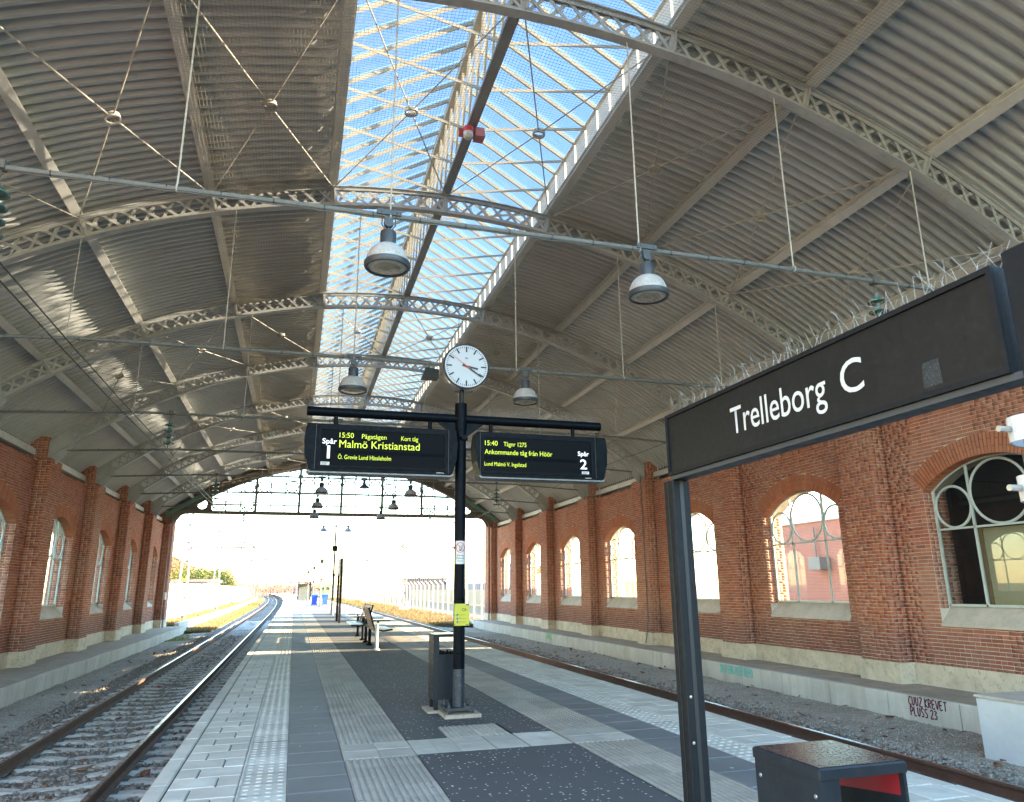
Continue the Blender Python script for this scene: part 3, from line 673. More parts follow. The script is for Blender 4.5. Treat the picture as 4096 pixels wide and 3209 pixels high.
def build_wall(sgn, label):
    fx = (lambda X: X) if sgn > 0 else (lambda X: 2*XC-X)
    W = thing('brick_wall', label, 'wall', (fx(12.8), 20, -0.9))
    # --- core with openings
    core = B()
    def bx(x0, x1, *r): a, b_ = sorted((fx(x0), fx(x1))); core.box(a, b_, *r)
    yA, yZ = pil_y(-1), pil_y(7)
    bx(FACE, OUT, yA, yZ+0.35, -0.95, WIN_SILL-0.345)
    thm = math.asin(WIN_HW/WR)
    for k in BAYS:
        c = win_y(k); L0, L1 = pil_y(k), pil_y(k+1)
        bx(FACE, OUT, L0, c-WIN_HW, WIN_SILL-0.345, WALL_TOP); bx(FACE, OUT, c+WIN_HW, L1, WIN_SILL-0.345, WALL_TOP)
        poly = [(c-WIN_HW, WALL_TOP)]+[(c+WR*math.sin(t), WZC+WR*math.cos(t)) for t in np.linspace(-thm, thm, 17)]+[(c+WIN_HW, WALL_TOP)]
        core.prism(poly, 'X', fx(FACE), fx(OUT))
    for k in range(-1, 8):
        y = pil_y(k); bx(PFRONT, FACE+0.01, y-PIL_HW, y+PIL_HW, -0.95, WALL_TOP+0.06)
        bx(PFRONT+0.22, OUT-0.2, y-0.36, y+0.36, WALL_TOP+0.0, WALL_TOP+0.80)
    core.build('masonry_core', MT['mortar'], W)
    # --- bricks
    V, F, n = [], [], 0
    def put(L, mapf, depth=0.008):
        nonlocal n
        L = [l for l in L if l]
        if not L: return
        v, f = bricks_boxes(L, mapf, depth); V.append(v); F.append(f+n); n += len(v)
    face_map = lambda X: (lambda a, d, z: np.stack([fx(X-d), a, z], -1))
    yend = lambda Y, s: (lambda a, d, z: np.stack([fx(a), Y+s*d, z], -1))
    single_set = set(); sel = []
    if sgn > 0:           # the 300 nearest bricks in view stand as single bricks
        c = win_y(0); LF = courses(pil_y(0)+PIL_HW+0.002, pil_y(1)-PIL_HW-0.002, -0.045, WALL_TOP, lambda z: win_hole(c, z)); LP = courses(pil_y(1)-PIL_HW-0.012, pil_y(1)+PIL_HW+0.012, -0.045, WALL_TOP+0.06)
        for X, L in ((FACE, LF), (PFRONT, LP)):
            for l in L:
                yc, zc = (l[0]+l[1])/2, (l[2]+l[3])/2
                if 0.0 < zc < 5.0 and yc > (10.6 if X == FACE else 12.0): sel.append((math.hypot(X, yc, zc-1.5), X, l))
        sel.sort(key=lambda t: t[0]); sel = sel[:300]; single_set = {(X, l) for d, X, l in sel}
        unit = B(); unit.add([(-.5,0,-.5),(.5,0,-.5),(.5,0,.5),(-.5,0,.5),(-.49,-1,-.47),(.49,-1,-.47),(.49,-1,.47),(-.49,-1,.47)], [(4,5,6,7),(0,1,5,4),(1,2,6,5),(2,3,7,6),(3,0,4,7)])
        um = unit.mesh('brick')
        for d, X, l in sel:
            link('brick', um, MT['brick'], W, (X+0.004, (l[0]+l[1])/2, (l[2]+l[3])/2), (0, 0, -math.pi/2), (l[1]-l[0], 0.0115+RNG.uniform(-0.003, 0.004), l[3]-l[2]))
    for k in BAYS:
        c = win_y(k); y0, y1 = pil_y(k)+PIL_HW, pil_y(k+1)-PIL_HW
        hole = (lambda z, c=c: win_hole(c, z)) if k >= -1 else None
        L = courses(y0+0.002, y1-0.002, -0.045, WALL_TOP, hole)
        if sgn > 0 and k == 0: L = [l for l in L if (FACE, l) not in single_set]
        put(L, face_map(FACE))
        if k >= -1:       # reveals: far jamb (faces the camera) and near jamb
            for X0, X1 in ((FACE, GLX-0.035), (GLX+0.035, OUT)):
                put(courses(X0+0.003, X1-0.002, WIN_SILL, WIN_SPR, None, 1), yend(c+WIN_HW, -1), 0.003); put(courses(X0+0.003, X1-0.002, WIN_SILL, WIN_SPR, None, 1), yend(c-WIN_HW, 1), 0.003)
    for k in range(-1, 8):
        y = pil_y(k); L = courses(y-PIL_HW-0.012, y+PIL_HW+0.012, -0.045, WALL_TOP+0.06)
        if sgn > 0 and k == 1: L = [l for l in L if (PFRONT, l) not in single_set]
        put(L, face_map(PFRONT)); put(courses(PFRONT, FACE, -0.045, WALL_TOP+0.06, None, 1), yend(y-PIL_HW, -1)); put(courses(PFRONT, FACE, -0.045, WALL_TOP+0.06, None, 1), yend(y+PIL_HW, 1))
        put(courses(y-0.36, y+0.36, WALL_TOP+0.075, WALL_TOP+0.80), face_map(PFRONT+0.22)); put(courses(PFRONT+0.22, PFRONT+0.65, WALL_TOP+0.075, WALL_TOP+0.80, None, 1), yend(y-0.36, -1))
    # --- arches
    for k in range(-1, 7):
        c = win_y(k); A = B(); ri, ro = WR, WR+ARW
        pts = [(c+ro*math.sin(t), WZC+ro*math.cos(t)) for t in np.linspace(-thm, thm, 21)]+[(c+ri*math.sin(t), WZC+ri*math.cos(t)) for t in np.linspace(thm, -thm, 21)]
        A.prism(pts, 'X', fx(FACE-0.002), fx(FACE+0.10)); ar = A.build('window_arch', MT['joint'], W)
        nb = 44; single = sgn > 0 and k in (0, 1, 2); J = B()
        for i in range(nb):
            t0, t1 = -thm+2*thm*i/nb+0.003, -thm+2*thm*(i+1)/nb-0.003
            rs = [(ri-0.008, ri+0.262), (ri+0.272, ro-0.004)] if i % 2 else [(ri-0.008, ri+0.125), (ri+0.135, ro-0.004)]
            for ra, rb in rs:
                q = B() if single else J; pj = RNG.uniform(0, 0.004)
                P2 = [(c+r*math.sin(t), WZC+r*math.cos(t)) for r, t in ((ra,t0),(ra,t1),(rb,t1),(rb,t0))]
                q.prism(P2, 'X', fx(FACE-0.012-pj), fx(FACE+0.02 if ra > ri+0.01 else GLX-0.03))
                if single: q.build('brick', MT['arch_brick'], ar)
        if not single: J.build('arch_bricks', MT['arch_brick'], ar)['kind'] = 'stuff'
    Vn, Fn = np.concatenate(V), np.concatenate(F)
    o = link('brickwork', np_mesh('brickwork', Vn, Fn), MT['brick'], W); o['kind'] = 'stuff'
    # --- sloping sills, plinth
    for k in range(-1, 7):
        c = win_y(k); s = B(); z1 = WIN_SILL+0.0
        prof = [(FACE-0.035, 0.745),(FACE-0.035, 0.70),(GLX+0.02, 0.70),(GLX+0.02, z1)]
        for sg in (-1, 1): s.v += [(fx(px), c+sg*(WIN_HW+0.0), pz) for px, pz in prof]
        s.f = [(0,1,2,3),(7,6,5,4)]+[(i,(i+1)%4,4+(i+1)%4,4+i) for i in range(4)]
        s.build('sill', MT['sill'], W)
        s = B(); s.box(*sorted((fx(GLX+0.03), fx(OUT+0.06))), c-WIN_HW, c+WIN_HW, 0.92, 1.02); s.build('outer_sill', MT['sill'], W)
    for k in range(-1, 8):
        y = pil_y(k); p = B(); p.bbox(*sorted((fx(PFRONT-0.05), fx(FACE))), y-PIL_HW-0.07, y+PIL_HW+0.07, -0.47, -0.05, 0.012); p.build('pilaster_plinth', MT['render'], W)
        if k < 7: p = B(); p.bbox(*sorted((fx(FACE-0.05), fx(FACE+0.1))), y+PIL_HW+0.07, pil_y(k+1)-PIL_HW-0.07, -0.47, -0.05, 0.012); p.build('plinth', MT['render'], W)
    # --- windows
    for k in range(-1, 7):
        c = win_y(k); X = fx(GLX); fr = B(); hw = WIN_HW-0.02; m0 = 0.63; zt = 2.60
        def bar(y0, z0, y1, z1, w=0.04, fr=fr): fr.bar((X, c+y0, z0), (X, c+y1, z1), 0.045, w, (0, z1-z0, -(y1-y0)) if abs(y1-y0) > 1e-3 else (0, 1, 0))
        arcz = lambda y: WZC+math.sqrt(WR**2-y*y)-0.02
        bar(-hw, WIN_SILL+0.0, -hw, arcz(hw)); bar(hw, WIN_SILL+0.0, hw, arcz(hw)); bar(-hw, WIN_SILL+0.025, hw, WIN_SILL+0.025, 0.05); bar(-hw, zt, hw, zt)
        fr.path([(X, c+y, arcz(y)) for y in np.linspace(-hw, hw, 19)], 0.022, 6)
        W_ = fr.build('window', MT['frame'], W)
        for y in (-m0, m0):
            q = B(); q.bar((X, c+y, WIN_SILL), (X, c+y, arcz(y)), 0.045, 0.042, (0,1,0)); q.build('mullion', MT['frame'], W_)
        for y, R2 in ((0, m0-0.012), (-(m0+hw)/2, (hw-m0)/2-0.012), ((m0+hw)/2, (hw-m0)/2-0.012)):
            q = B(); q.ring((X, c+y, zt+0.02+R2), R2, 0.028, 'X', 32, 6); q.build('tracery_ring', MT['frame'], W_, smooth=True)
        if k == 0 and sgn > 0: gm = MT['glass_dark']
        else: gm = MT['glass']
        for ya, yb in ((-hw, -m0), (-m0, m0), (m0, hw)):
            q = B(); q.quad((X, c+ya, WIN_SILL), (X, c+yb, WIN_SILL), (X, c+yb, zt), (X, c+ya, zt)); q.build('pane', gm, W_)
            q = B(); pts = [(X, c+ya, zt), (X, c+yb, zt)]+[(X, c+y, arcz(y)) for y in np.linspace(yb, ya, 8)]; q.quad(*pts); q.build('pane', gm, W_)
    return W
MT['glass_dark'] = glass('dark_room_glass', (0.80,0.84,0.84), 0.01, 0.02, (0.3,0.3,0.3))
WALL_R = build_wall(1, 'red brick wall with arched windows above the graffiti-marked ledge')
WALL_L = build_wall(-1, 'red brick wall with arched windows above the plain ledge beside the sunny rail')
# eaves: plate and gutter board over the walls
for sgn, side_l in ((1, 'over the wall with the graffiti ledge'), (-1, 'over the wall with the plain ledge')):
    fx = (lambda X: X) if sgn > 0 else (lambda X: 2*XC-X)
    t = thing('eaves_beam', 'grey steel eaves beam '+side_l, 'beam', (fx(12.7), 20, WALL_TOP+0.12))
    for k in range(-1, 7):
        q = B(); q.box(*sorted((fx(12.62), fx(12.80))), pil_y(k)+0.37, pil_y(k+1)-0.37, WALL_TOP+0.19, WALL_TOP+0.38); q.build('beam_length', MT['purlin'], t)
        q = B(); q.box(*sorted((fx(12.85), fx(12.95))), pil_y(k)+0.37, pil_y(k+1)-0.37, WALL_TOP+0.0, WALL_TOP+0.75); q.build('back_board', MT['iron'], t)
# concrete ledges
def ledge(sgn, label):
    fx = (lambda X: X) if sgn > 0 else (lambda X: 2*XC-X+0.16)
    t = thing('concrete_ledge', label, 'ledge', (fx(11.6), 20, -1.0)); y = -4.0; e = 11.08
    while y < 47.4:
        d = min(1.62, 47.6-y); q = B(); q.bbox(*sorted((fx(e), fx(12.6))), y+0.009, y+d-0.009, -1.0, -0.47, 0.012); o = q.build('concrete_panel', MT['concrete'], t)
        y += 1.62
    q = B(); n = 46
    for i in range(n):
        for j in range(2): q.v.append((fx(e+0.10+RNG.uniform(-0.05, 0.05) if j == 0 else 12.58), -4+51.4*i/(n-1), -0.466))
    q.f = [(2*i, 2*i+1, 2*i+3, 2*i+2) for i in range(n-1)]
    q.build('dirt_layer', MT['concrete_dirty'], t)
    return t
ledge(1, 'low concrete ledge with purple, turquoise and green graffiti'); ledge(-1, 'low bare concrete ledge along the foot of the brick wall')
# ------------------------------------------------------------------ barrel roof
SHEET_R = 15.78
ROOF = thing('corrugated_roof', 'corrugated steel barrel roof over the whole station hall', 'roof', (XC, 20, 9))
NC = 28; per = RIBD/NC; q = B(); prof = []
for i in range(NC):
    y = i*per; prof += [(y, 0), (y+per*0.30, 0), (y+per*0.40, 0.115), (y+per*0.88, 0.115)]
prof.append((RIBD, 0)); m = len(prof); SEG = 5
for j in range(SEG+1):
    t = TH*j/SEG
    for y, dz in prof: q.v.append(((SHEET_R+dz)*math.sin(t), y, (SHEET_R+dz)*math.cos(t)))
for j in range(SEG):
    for i in range(m-1): q.f.append((j*m+i, j*m+i+1, (j+1)*m+i+1, (j+1)*m+i))
sheet = q.mesh('roof_sheet')
for k in range(-1, 7):
    for a in (1, 2, 3, 4):
        link('roof_sheet', sheet, MT['roof'], ROOF, (XC, rib_y(k), ARC_ZC), (0, TH*a, 0))
        link('roof_sheet', sheet, MT['roof'], ROOF, (XC, rib_y(k), ARC_ZC), (0, -TH*(a+1), 0))
# purlins: channel sections bearing on the trusses, one thing per run
for a in (-4, -3, -2, -1, 1, 2, 3, 4):
    x, z = arc(TH*a)
    side_w = 'graffiti' if a > 0 else 'sunlit'
    where = {1:'at the skylight kerb',2:'under the netting',3:'in the middle of the slope',4:'low down near the brick wall'}[abs(a)]
    t = thing('roof_purlin', 'grey steel purlin %s, %s side of the roof' % (where, side_w), 'purlin', (x, 20, z))
    for k in range(-1, 7):
        q = B(); y0, y1 = rib_y(k)+0.004, rib_y(k+1)-0.004; dp = 0.24; r0 = ARC_R+0.02
        q.box(-0.012, 0.012, y0, y1, r0, SHEET_R-0.003); q.box(-0.085, 0.085, y0, y1, r0-0.014, r0+0.004); q.box(-0.085, 0.012, y0, y1, SHEET_R-0.03, SHEET_R-0.004)
        o = q.build('channel', MT['purlin'], t, loc=(XC, 0, ARC_ZC), rot=(0, TH*a, 0))
# lattice trusses
CELL = TH*ARC_R/7; DEP = 0.40
# bars lie in the truss plane: thickness across the track, width in the plane
def lattice_bar(flip):
    q = B(); s = -1 if flip else 1; p = Vector((-s*CELL/2, s*0.010, ARC_R-DEP)); e = Vector((s*CELL/2, s*0.010, ARC_R-0.03))
    d = (e-p).normalized(); up = Vector((-d.z, 0, d.x)); q.bar(p, e, 0.012, 0.052, up); return q.mesh('lattice_bar')
LB = [lattice_bar(False), lattice_bar(True)]
def arc_angle(rr, w, t, th0, th1, n, ofs=0.0):
    """curved flange/angle of width w (along y) and thickness t (radial)"""
    q = B()
    for i in range(n+1):
        a = th0+(th1-th0)*i/n
        for y, r in ((-w/2+ofs, rr), (w/2+ofs, rr), (w/2+ofs, rr+t), (-w/2+ofs, rr+t)): q.v.append((r*math.sin(a), y, r*math.cos(a)))
    for i in range(n):
        for k in range(4): q.f.append((4*i+k, 4*i+(k+1)%4, 4*i+4+(k+1)%4, 4*i+4+k))
    q.f += [(0,1,2,3), (4*n+3,4*n+2,4*n+1,4*n)]
    return q
THE = R_(40.2)
def rivets():
    q = B(); nn = int(2*THE/(CELL/ARC_R)); n = 0
    for i in range(nn+1):
        a = -THE+i*CELL/ARC_R
        for r in (ARC_R-0.045, ARC_R-DEP+0.02, ARC_R-DEP/2-0.02):
            aa = a if r != ARC_R-DEP/2-0.02 else a+CELL/ARC_R/2
            for s in (-1, 1):
                y = s*0.024 if r != ARC_R-DEP/2-0.02 else s*0.017; c = Vector((r*math.sin(aa), y, r*math.cos(aa))); k = len(q.v)
                for j in range(5): q.v.append((c.x+0.014*math.cos(j*1.2566), y, c.z+0.014*math.sin(j*1.2566)))
                q.v.append((c.x, y+s*0.012, c.z)); q.f += [(k+j, k+(j+1)%5, k+5) for j in range(5)]
    return q
TOPC = arc_angle(ARC_R-0.02, 0.15, 0.018, -THE, THE, 48); w_ = arc_angle(ARC_R-0.085, 0.014, 0.065, -THE, THE, 48, 0.026); TOPC.add(w_.v, w_.f); w_ = arc_angle(ARC_R-0.085, 0.014, 0.065, -THE, THE, 48, -0.026); TOPC.add(w_.v, w_.f)
BOTC = arc_angle(ARC_R-DEP-0.03, 0.15, 0.018, -THE, THE, 48); w_ = arc_angle(ARC_R-DEP-0.012, 0.014, 0.065, -THE, THE, 48, 0.026); BOTC.add(w_.v, w_.f); w_ = arc_angle(ARC_R-DEP-0.012, 0.014, 0.065, -THE, THE, 48, -0.026); BOTC.add(w_.v, w_.f)
TOPM, BOTM, RIVM = TOPC.mesh('top_chord'), BOTC.mesh('bottom_chord'), rivets().mesh('rivets')
q = B(); q.box(-0.05, 0.05, -0.035, 0.035, ARC_R-DEP, ARC_R-0.02); q.box(-0.006, 0.006, -0.10, 0.10, ARC_R-DEP, ARC_R-0.02); POSTM = q.mesh('stiffener')
q = B(); q.prism([(-0.15, ARC_R-DEP-0.32), (0.55, ARC_R-DEP-0.32+0.18), (0.62, ARC_R+0.0), (-0.15, ARC_R+0.0)], 'Y', -0.02, 0.02); PLM = q.mesh('end_plate')
q = B(); q.prism([(-0.62, ARC_R-DEP-0.14), (0.15, ARC_R-DEP-0.32), (0.15, ARC_R), (-0.62, ARC_R)], 'Y', -0.02, 0.02); PRM = q.mesh('end_plate')
def truss(y, label, group, mat):
    t = thing('roof_truss', label, 'truss', (XC, y, 5.6), group); L = (XC, y, ARC_ZC)
    link('top_chord', TOPM, mat, t, L); link('bottom_chord', BOTM, mat, t, L); o = link('rivets', RIVM, mat, t, L); o['kind'] = 'stuff'
    nn = int(2*(THE-0.03)/(CELL/ARC_R)); st = CELL/ARC_R
    for i in range(-nn//2, nn//2+1):
        a = (i+0.5)*st
        if abs(a) > THE-0.045: continue
        for mm in LB: link('lattice_bar', mm, mat, t, L, (0, a, 0))
    for a in range(-4, 5): link('stiffener', POSTM, mat, t, L, (0, TH*a, 0))
    link('end_plate', PRM, mat, t, L, (0, THE-0.012, 0)); link('end_plate', PLM, mat, t, L, (0, -THE+0.012, 0))
    return t
TRL = {0: 'grey riveted lattice truss above the tie pipe with the largest lamp', 1: 'grey riveted lattice truss above the tie pipe with the boxy floodlight', 4: 'grey riveted lattice truss above the tie pipe with the horn loudspeaker', -1: 'grey riveted lattice truss above the station sign at the hall mouth'}
for k in range(-1, 7): truss(rib_y(k), TRL.get(k, 'grey riveted lattice arch truss spanning the hall under the roof sheets'), 'lattice trusses across the hall', MT['truss'])

# tie pipes under the trusses with their hangers
TIEZ0 = 5.76
tie_z = lambda k: TIEZ0+max(0, min(1, (k-2)))*0.1+0.03*max(0, k-3)
TIEZ = TIEZ0
def tie(k):
    TIEZ = tie_z(k); y = rib_y(k); t = thing('tie_pipe', {0: 'galvanised tie pipe carrying the largest lamp and two green insulators', 1: 'galvanised tie pipe carrying the boxy floodlight behind the clock', 4: 'galvanised tie pipe carrying the small horn loudspeaker', -1: 'galvanised tie pipe at the hall mouth over the station sign'}.get(k, 'horizontal galvanised tie pipe hung on rods below a lattice truss'), 'pipe', (XC, y, TIEZ), 'tie pipes below the trusses')
    q = B(); xs = [-9.35, -6.3, -3, 3, 6.3, 9.35]; zs = [TIEZ-0.19, TIEZ-0.03, TIEZ, TIEZ, TIEZ-0.03, TIEZ-0.19]
    q.path([(XC+a, y, z) for a, z in zip(xs, zs)], 0.031, 10); q.build('pipe', MT['galv'], t, smooth=True)
    for a in (-6.5, -4.0, -1.7, 1.5, 3.85, 6.2):
        zt = ARC_ZC+math.sqrt((ARC_R-DEP)**2-a*a); q = B(); q.tube((XC+a, y, TIEZ+0.03), (XC+a, y, zt), 0.011, 6); q.ring((XC+a, y, TIEZ), 0.042, 0.010, 'X', 12, 5); q.build('hanger', MT['rod'], t)
    q = B()
    for a in np.arange(-8.5, 8.6, 0.55): q.tube((XC+a-0.006, y, TIEZ-max(0, abs(a)-3)**2*0.004-0.0), (XC+a+0.006, y, TIEZ-max(0, abs(a)-3)**2*0.004), 0.0335, 8)
    q.build('cable_ties', MT['ink'], t)['kind'] = 'stuff'
    q = B(); q.path([(XC+a, y-0.012, TIEZ-0.036-0.012*abs(math.sin(a*5.7))-max(0, abs(a)-3)**2*0.004) for a in np.arange(-5.5, 5.6, 0.1)], 0.006, 4); q.build('cable', MT['iron'], t)
for k in range(-1, 7): tie(k)

# crossed wind braces with turnbuckle rings in every second bay
def brace(k, a):
    y0, y1 = rib_y(k)+0.08, rib_y(k+1)-0.08; r = ARC_R-0.07; pts = []
    for aa, yy in ((a, y0), (a+1, y0), (a+1, y1), (a, y1)): x, z = arc(TH*aa, r); pts.append(Vector((x, yy, z)))
    c = sum(pts, Vector())/4; c.z -= 0.03
    zone = {-4: 'just above the plain-ledge wall', -3: 'on the sunlit slope, above the left-hand track', -2: 'behind netting on the sunlit slope', -1: 'under the sunlit-side half of the skylight', 0: 'under the graffiti-side half of the skylight', 1: 'behind netting on the graffiti-side slope', 2: 'midway down the graffiti-side slope', 3: 'just above the graffiti-side wall'}[a]
    t = thing('cross_brace', 'crossed brace rods with a small ring '+zone, 'brace', c, 'crossed wind braces with rings')
    u = (pts[1]-pts[0]).normalized(); w = Vector((0, 1, 0)); nn = u.cross(w)
    q = B(); ring = [c+(u*math.cos(s)+w*math.sin(s))*0.10 for s in np.linspace(0, 2*math.pi, 20, endpoint=False)]
    V = []; F = []
    for p in ring:
        d = (p-c).normalized()
        for e, h in ((-0.012, -0.035), (0.012, -0.035), (0.012, 0.035), (-0.012, 0.035)): V.append(p+d*e+nn*h)
    for i in range(20):
        for j in range(4): F.append((4*i+j, 4*i+(j+1)%4, 4*((i+1)%20)+(j+1)%4, 4*((i+1)%20)+j))
    q.add(V, F); q.build('ring', MT['rod'], t)
    for p in pts:
        d = (p-c).normalized(); q = B(); q.tube(c+d*0.07, p, 0.0125, 6); q.tube(c+d*0.055, c+d*0.085, 0.022, 6); q.build('rod', MT['rod'], t)
for k in (0, 2, 4, 6):
    for a in range(-4, 4): brace(k, a)

# ------------------------------------------------------------------ skylight along the crown
SKY = thing('roof_skylight', 'long glazed ridge skylight with pale rafters along the crown of the roof', 'skylight', (XC, 20, 9.4))
SO, SZ0, SZ1, RZ = 2.27, 9.30, 9.97, 11.36
q = B(); q.box(-0.07, 0.07, Y0, YH, -0.10, 0.10); q.build('ridge_beam', MT['rafter'], SKY, loc=(XC, 0, RZ-0.12))
q = B(); y0, y1 = Y0, YH
q.box(XC-0.085, XC-0.065, y0, y1, 9.42, 9.50); q.box(XC+0.065, XC+0.085, y0, y1, 9.42, 9.50); q.box(XC-0.085, XC+0.085, y0, y1, 9.435, 9.455); q.build('crown_beam', MT['truss_dark'], SKY)
sl = (RZ-SZ1)/SO; NR = int((YH-Y0)/0.5533)
q = B(); q.bar((0, 0, SZ1), (SO, 0, RZ-0.02), 0.038, 0.065, (0, 0, 1)); RL = q.mesh('rafter')
q = B(); q.bar((2*SO, 0, SZ1), (SO, 0, RZ-0.02), 0.038, 0.065, (0, 0, 1)); RRm = q.mesh('rafter')
gz = 0.075
q = B(); q.quad((-0.06, 0.004, SZ1-0.04+gz), (-0.06, 0.549, SZ1-0.04+gz), (SO, 0.549, RZ+gz), (SO, 0.004, RZ+gz)); PLm = q.mesh('pane')
q = B(); q.quad((2*SO+0.06, 0.004, SZ1-0.04+gz), (2*SO+0.06, 0.549, SZ1-0.04+gz), (SO, 0.549, RZ+gz), (SO, 0.004, RZ+gz)); PRm = q.mesh('pane')
q = B(); q.bar((0, 0, SZ1-0.03), (SO-0.03, 0, 9.50), 0.012, 0.055, (0, 0, 1)); T1 = q.mesh('tie_strap')
q = B(); q.bar((2*SO, 0, SZ1-0.03), (SO+0.03, 0, 9.50), 0.012, 0.055, (0, 0, 1)); T2 = q.mesh('tie_strap')
q = B(); q.box(SO-0.022, SO+0.022, -0.006, 0.006, 9.50, RZ-0.2); q.bar((SO-0.02, 0.55, 9.52), (SO-0.02, 0, RZ-0.3), 0.01, 0.035, (1,0,0)); KP = q.mesh('king_post')
q = B(); q.box(2*SO-0.005, 2*SO+0.005, 0.01, 0.545, SZ0, SZ1); q.box(2*SO-0.030, 2*SO-0.004, 0.0, 0.022, SZ0, SZ1); q.box(2*SO-0.05, 2*SO+0.05, 0, 0.5533, SZ1-0.001, SZ1+0.03); UPR = q.mesh('upstand_panel')
q = B(); q.box(-0.005, 0.005, 0.01, 0.545, SZ0, SZ1); q.box(0.004, 0.03, 0.0, 0.022, SZ0, SZ1); q.box(-0.05, 0.05, 0, 0.5533, SZ1-0.001, SZ1+0.03); UPL = q.mesh('upstand_panel')
for i in range(NR):
    L = (XC-SO, Y0+0.5533*i, 0)
    link('rafter', RL, MT['rafter'], SKY, L); link('rafter', RRm, MT['rafter'], SKY, L)
    link('pane', PLm, MT['glass_roof'], SKY, L); link('pane', PRm, MT['glass_roof'], SKY, L)
    link('upstand_panel', UPR, MT['upstand'], SKY, L); link('upstand_panel', UPL, MT['upstand'], SKY, L)
    if i % 2 == 0:
        link('tie_strap', T1, MT['rafter'], SKY, L); link('tie_strap', T2, MT['rafter'], SKY, L)
    link('king_post', KP, MT['rafter'], SKY, L)

# ------------------------------------------------------------------ bird net under the crown
def net():
    a0, a1 = -2*TH-0.004, 2*TH+0.004; y0, y1 = 2.2, YH-0.2; cell = 0.052; nx = int((a1-a0)*ARC_R/cell); ny = int((y1-y0)/cell)
    rr = np.random.default_rng(5)
    def pos(u, y):       # u = angle
        bay = (y-RIB0)/RIBD; f = bay-np.floor(bay); pa = u/TH; g = pa-np.floor(pa)
        sag = 0.10*np.sin(np.pi*f)+0.16*np.sin(np.pi*g)*np.sin(np.pi*f)**0.5+0.02*np.sin(y*2.1+u*20)+0.015*np.sin(y*5.3-u*33)
        sag = sag+0.22*np.exp(-((pa+1.45)/0.45)**2)*np.sin(np.pi*f)**0.6
        r = ARC_R-0.06-sag; return np.stack([XC+r*np.sin(u), y+0*u, ARC_ZC+r*np.cos(u)], -1)
    V, F = [], []; n = 0
    def strips(P, w):      # P (m,k,3): m strands of k points -> thin crossed ribbons
        nonlocal n
        m_, k = P.shape[:2]; d = np.gradient(P, axis=1); d /= np.linalg.norm(d, axis=-1, keepdims=True)+1e-9
        up = np.zeros_like(P); up[..., 2] = 1; s = np.cross(d, up); s /= np.linalg.norm(s, axis=-1, keepdims=True)+1e-9; t = np.cross(s, d)
        ring = np.stack([P+s*w, P+(-0.5*s+0.87*t)*w, P+(-0.5*s-0.87*t)*w], 2)         # m,k,3,3
        idx = (np.arange(m_*k*3)+n).reshape(m_, k, 3)
        for j in range(3):
            a, b_ = idx[:, :-1, j], idx[:, :-1, (j+1)%3]; c, e = idx[:, 1:, (j+1)%3], idx[:, 1:, j]
            F.append(np.stack([a, b_, c, e], -1).reshape(-1, 4))
        V.append(ring.reshape(-1, 3)); n += m_*k*3
    us = np.linspace(a0, a1, nx); yy = np.linspace(y0, y1, ny)
    U, Y = np.meshgrid(us, np.linspace(y0, y1, int((y1-y0)/0.30)), indexing='ij'); strips(pos(U, Y), 0.0023)
    Y, U = np.meshgrid(yy, np.linspace(a0, a1, 34), indexing='ij'); strips(pos(U, Y), 0.0023)
    o = link('bird_net', np_mesh('bird_net', np.concatenate(V), np.concatenate(F)), MT['net'])
    return tag(o, 'fine dark bird netting stretched under the skylight', 'netting', kind='stuff')
net()
# ------------------------------------------------------------------ glazed gable at the far end
GT = truss(YH, 'dark brown lattice arch closing the far end of the hall above the glazed gable', None, MT['gable_iron'])
GAB = thing('gable_screen', 'glazed iron gable with circular tracery over the far portal', 'gable', (XC, YH, 6.0))
yG = YH-0.02; TZ = 6.07
g_in = lambda x: ARC_ZC+math.sqrt((ARC_R-DEP-0.04)**2-(x-XC)**2)
q = B(); q.box(-7.6, 12.6, yG-0.14, yG+0.14, TZ-0.13, TZ+0.03); q.box(-7.6, 12.6, yG-0.20, yG+0.20, TZ+0.03, TZ+0.055); q.build('transom_beam', MT['gable_iron'], GAB)
MX = [-5.06, -2.53, 0.0, XC, 5.03, 7.56, 10.09]
MX = [XC+2.53*i for i in range(-3, 4)]
for x in MX:
    q = B(); w = 0.07; q.box(x-w, x+w, yG-0.06, yG+0.06, TZ+0.05, g_in(x)); q.box(x-0.015, x+0.015, yG-0.14, yG+0.14, TZ+0.05, g_in(x)); q.build('mullion', MT['gable_iron'], GAB)
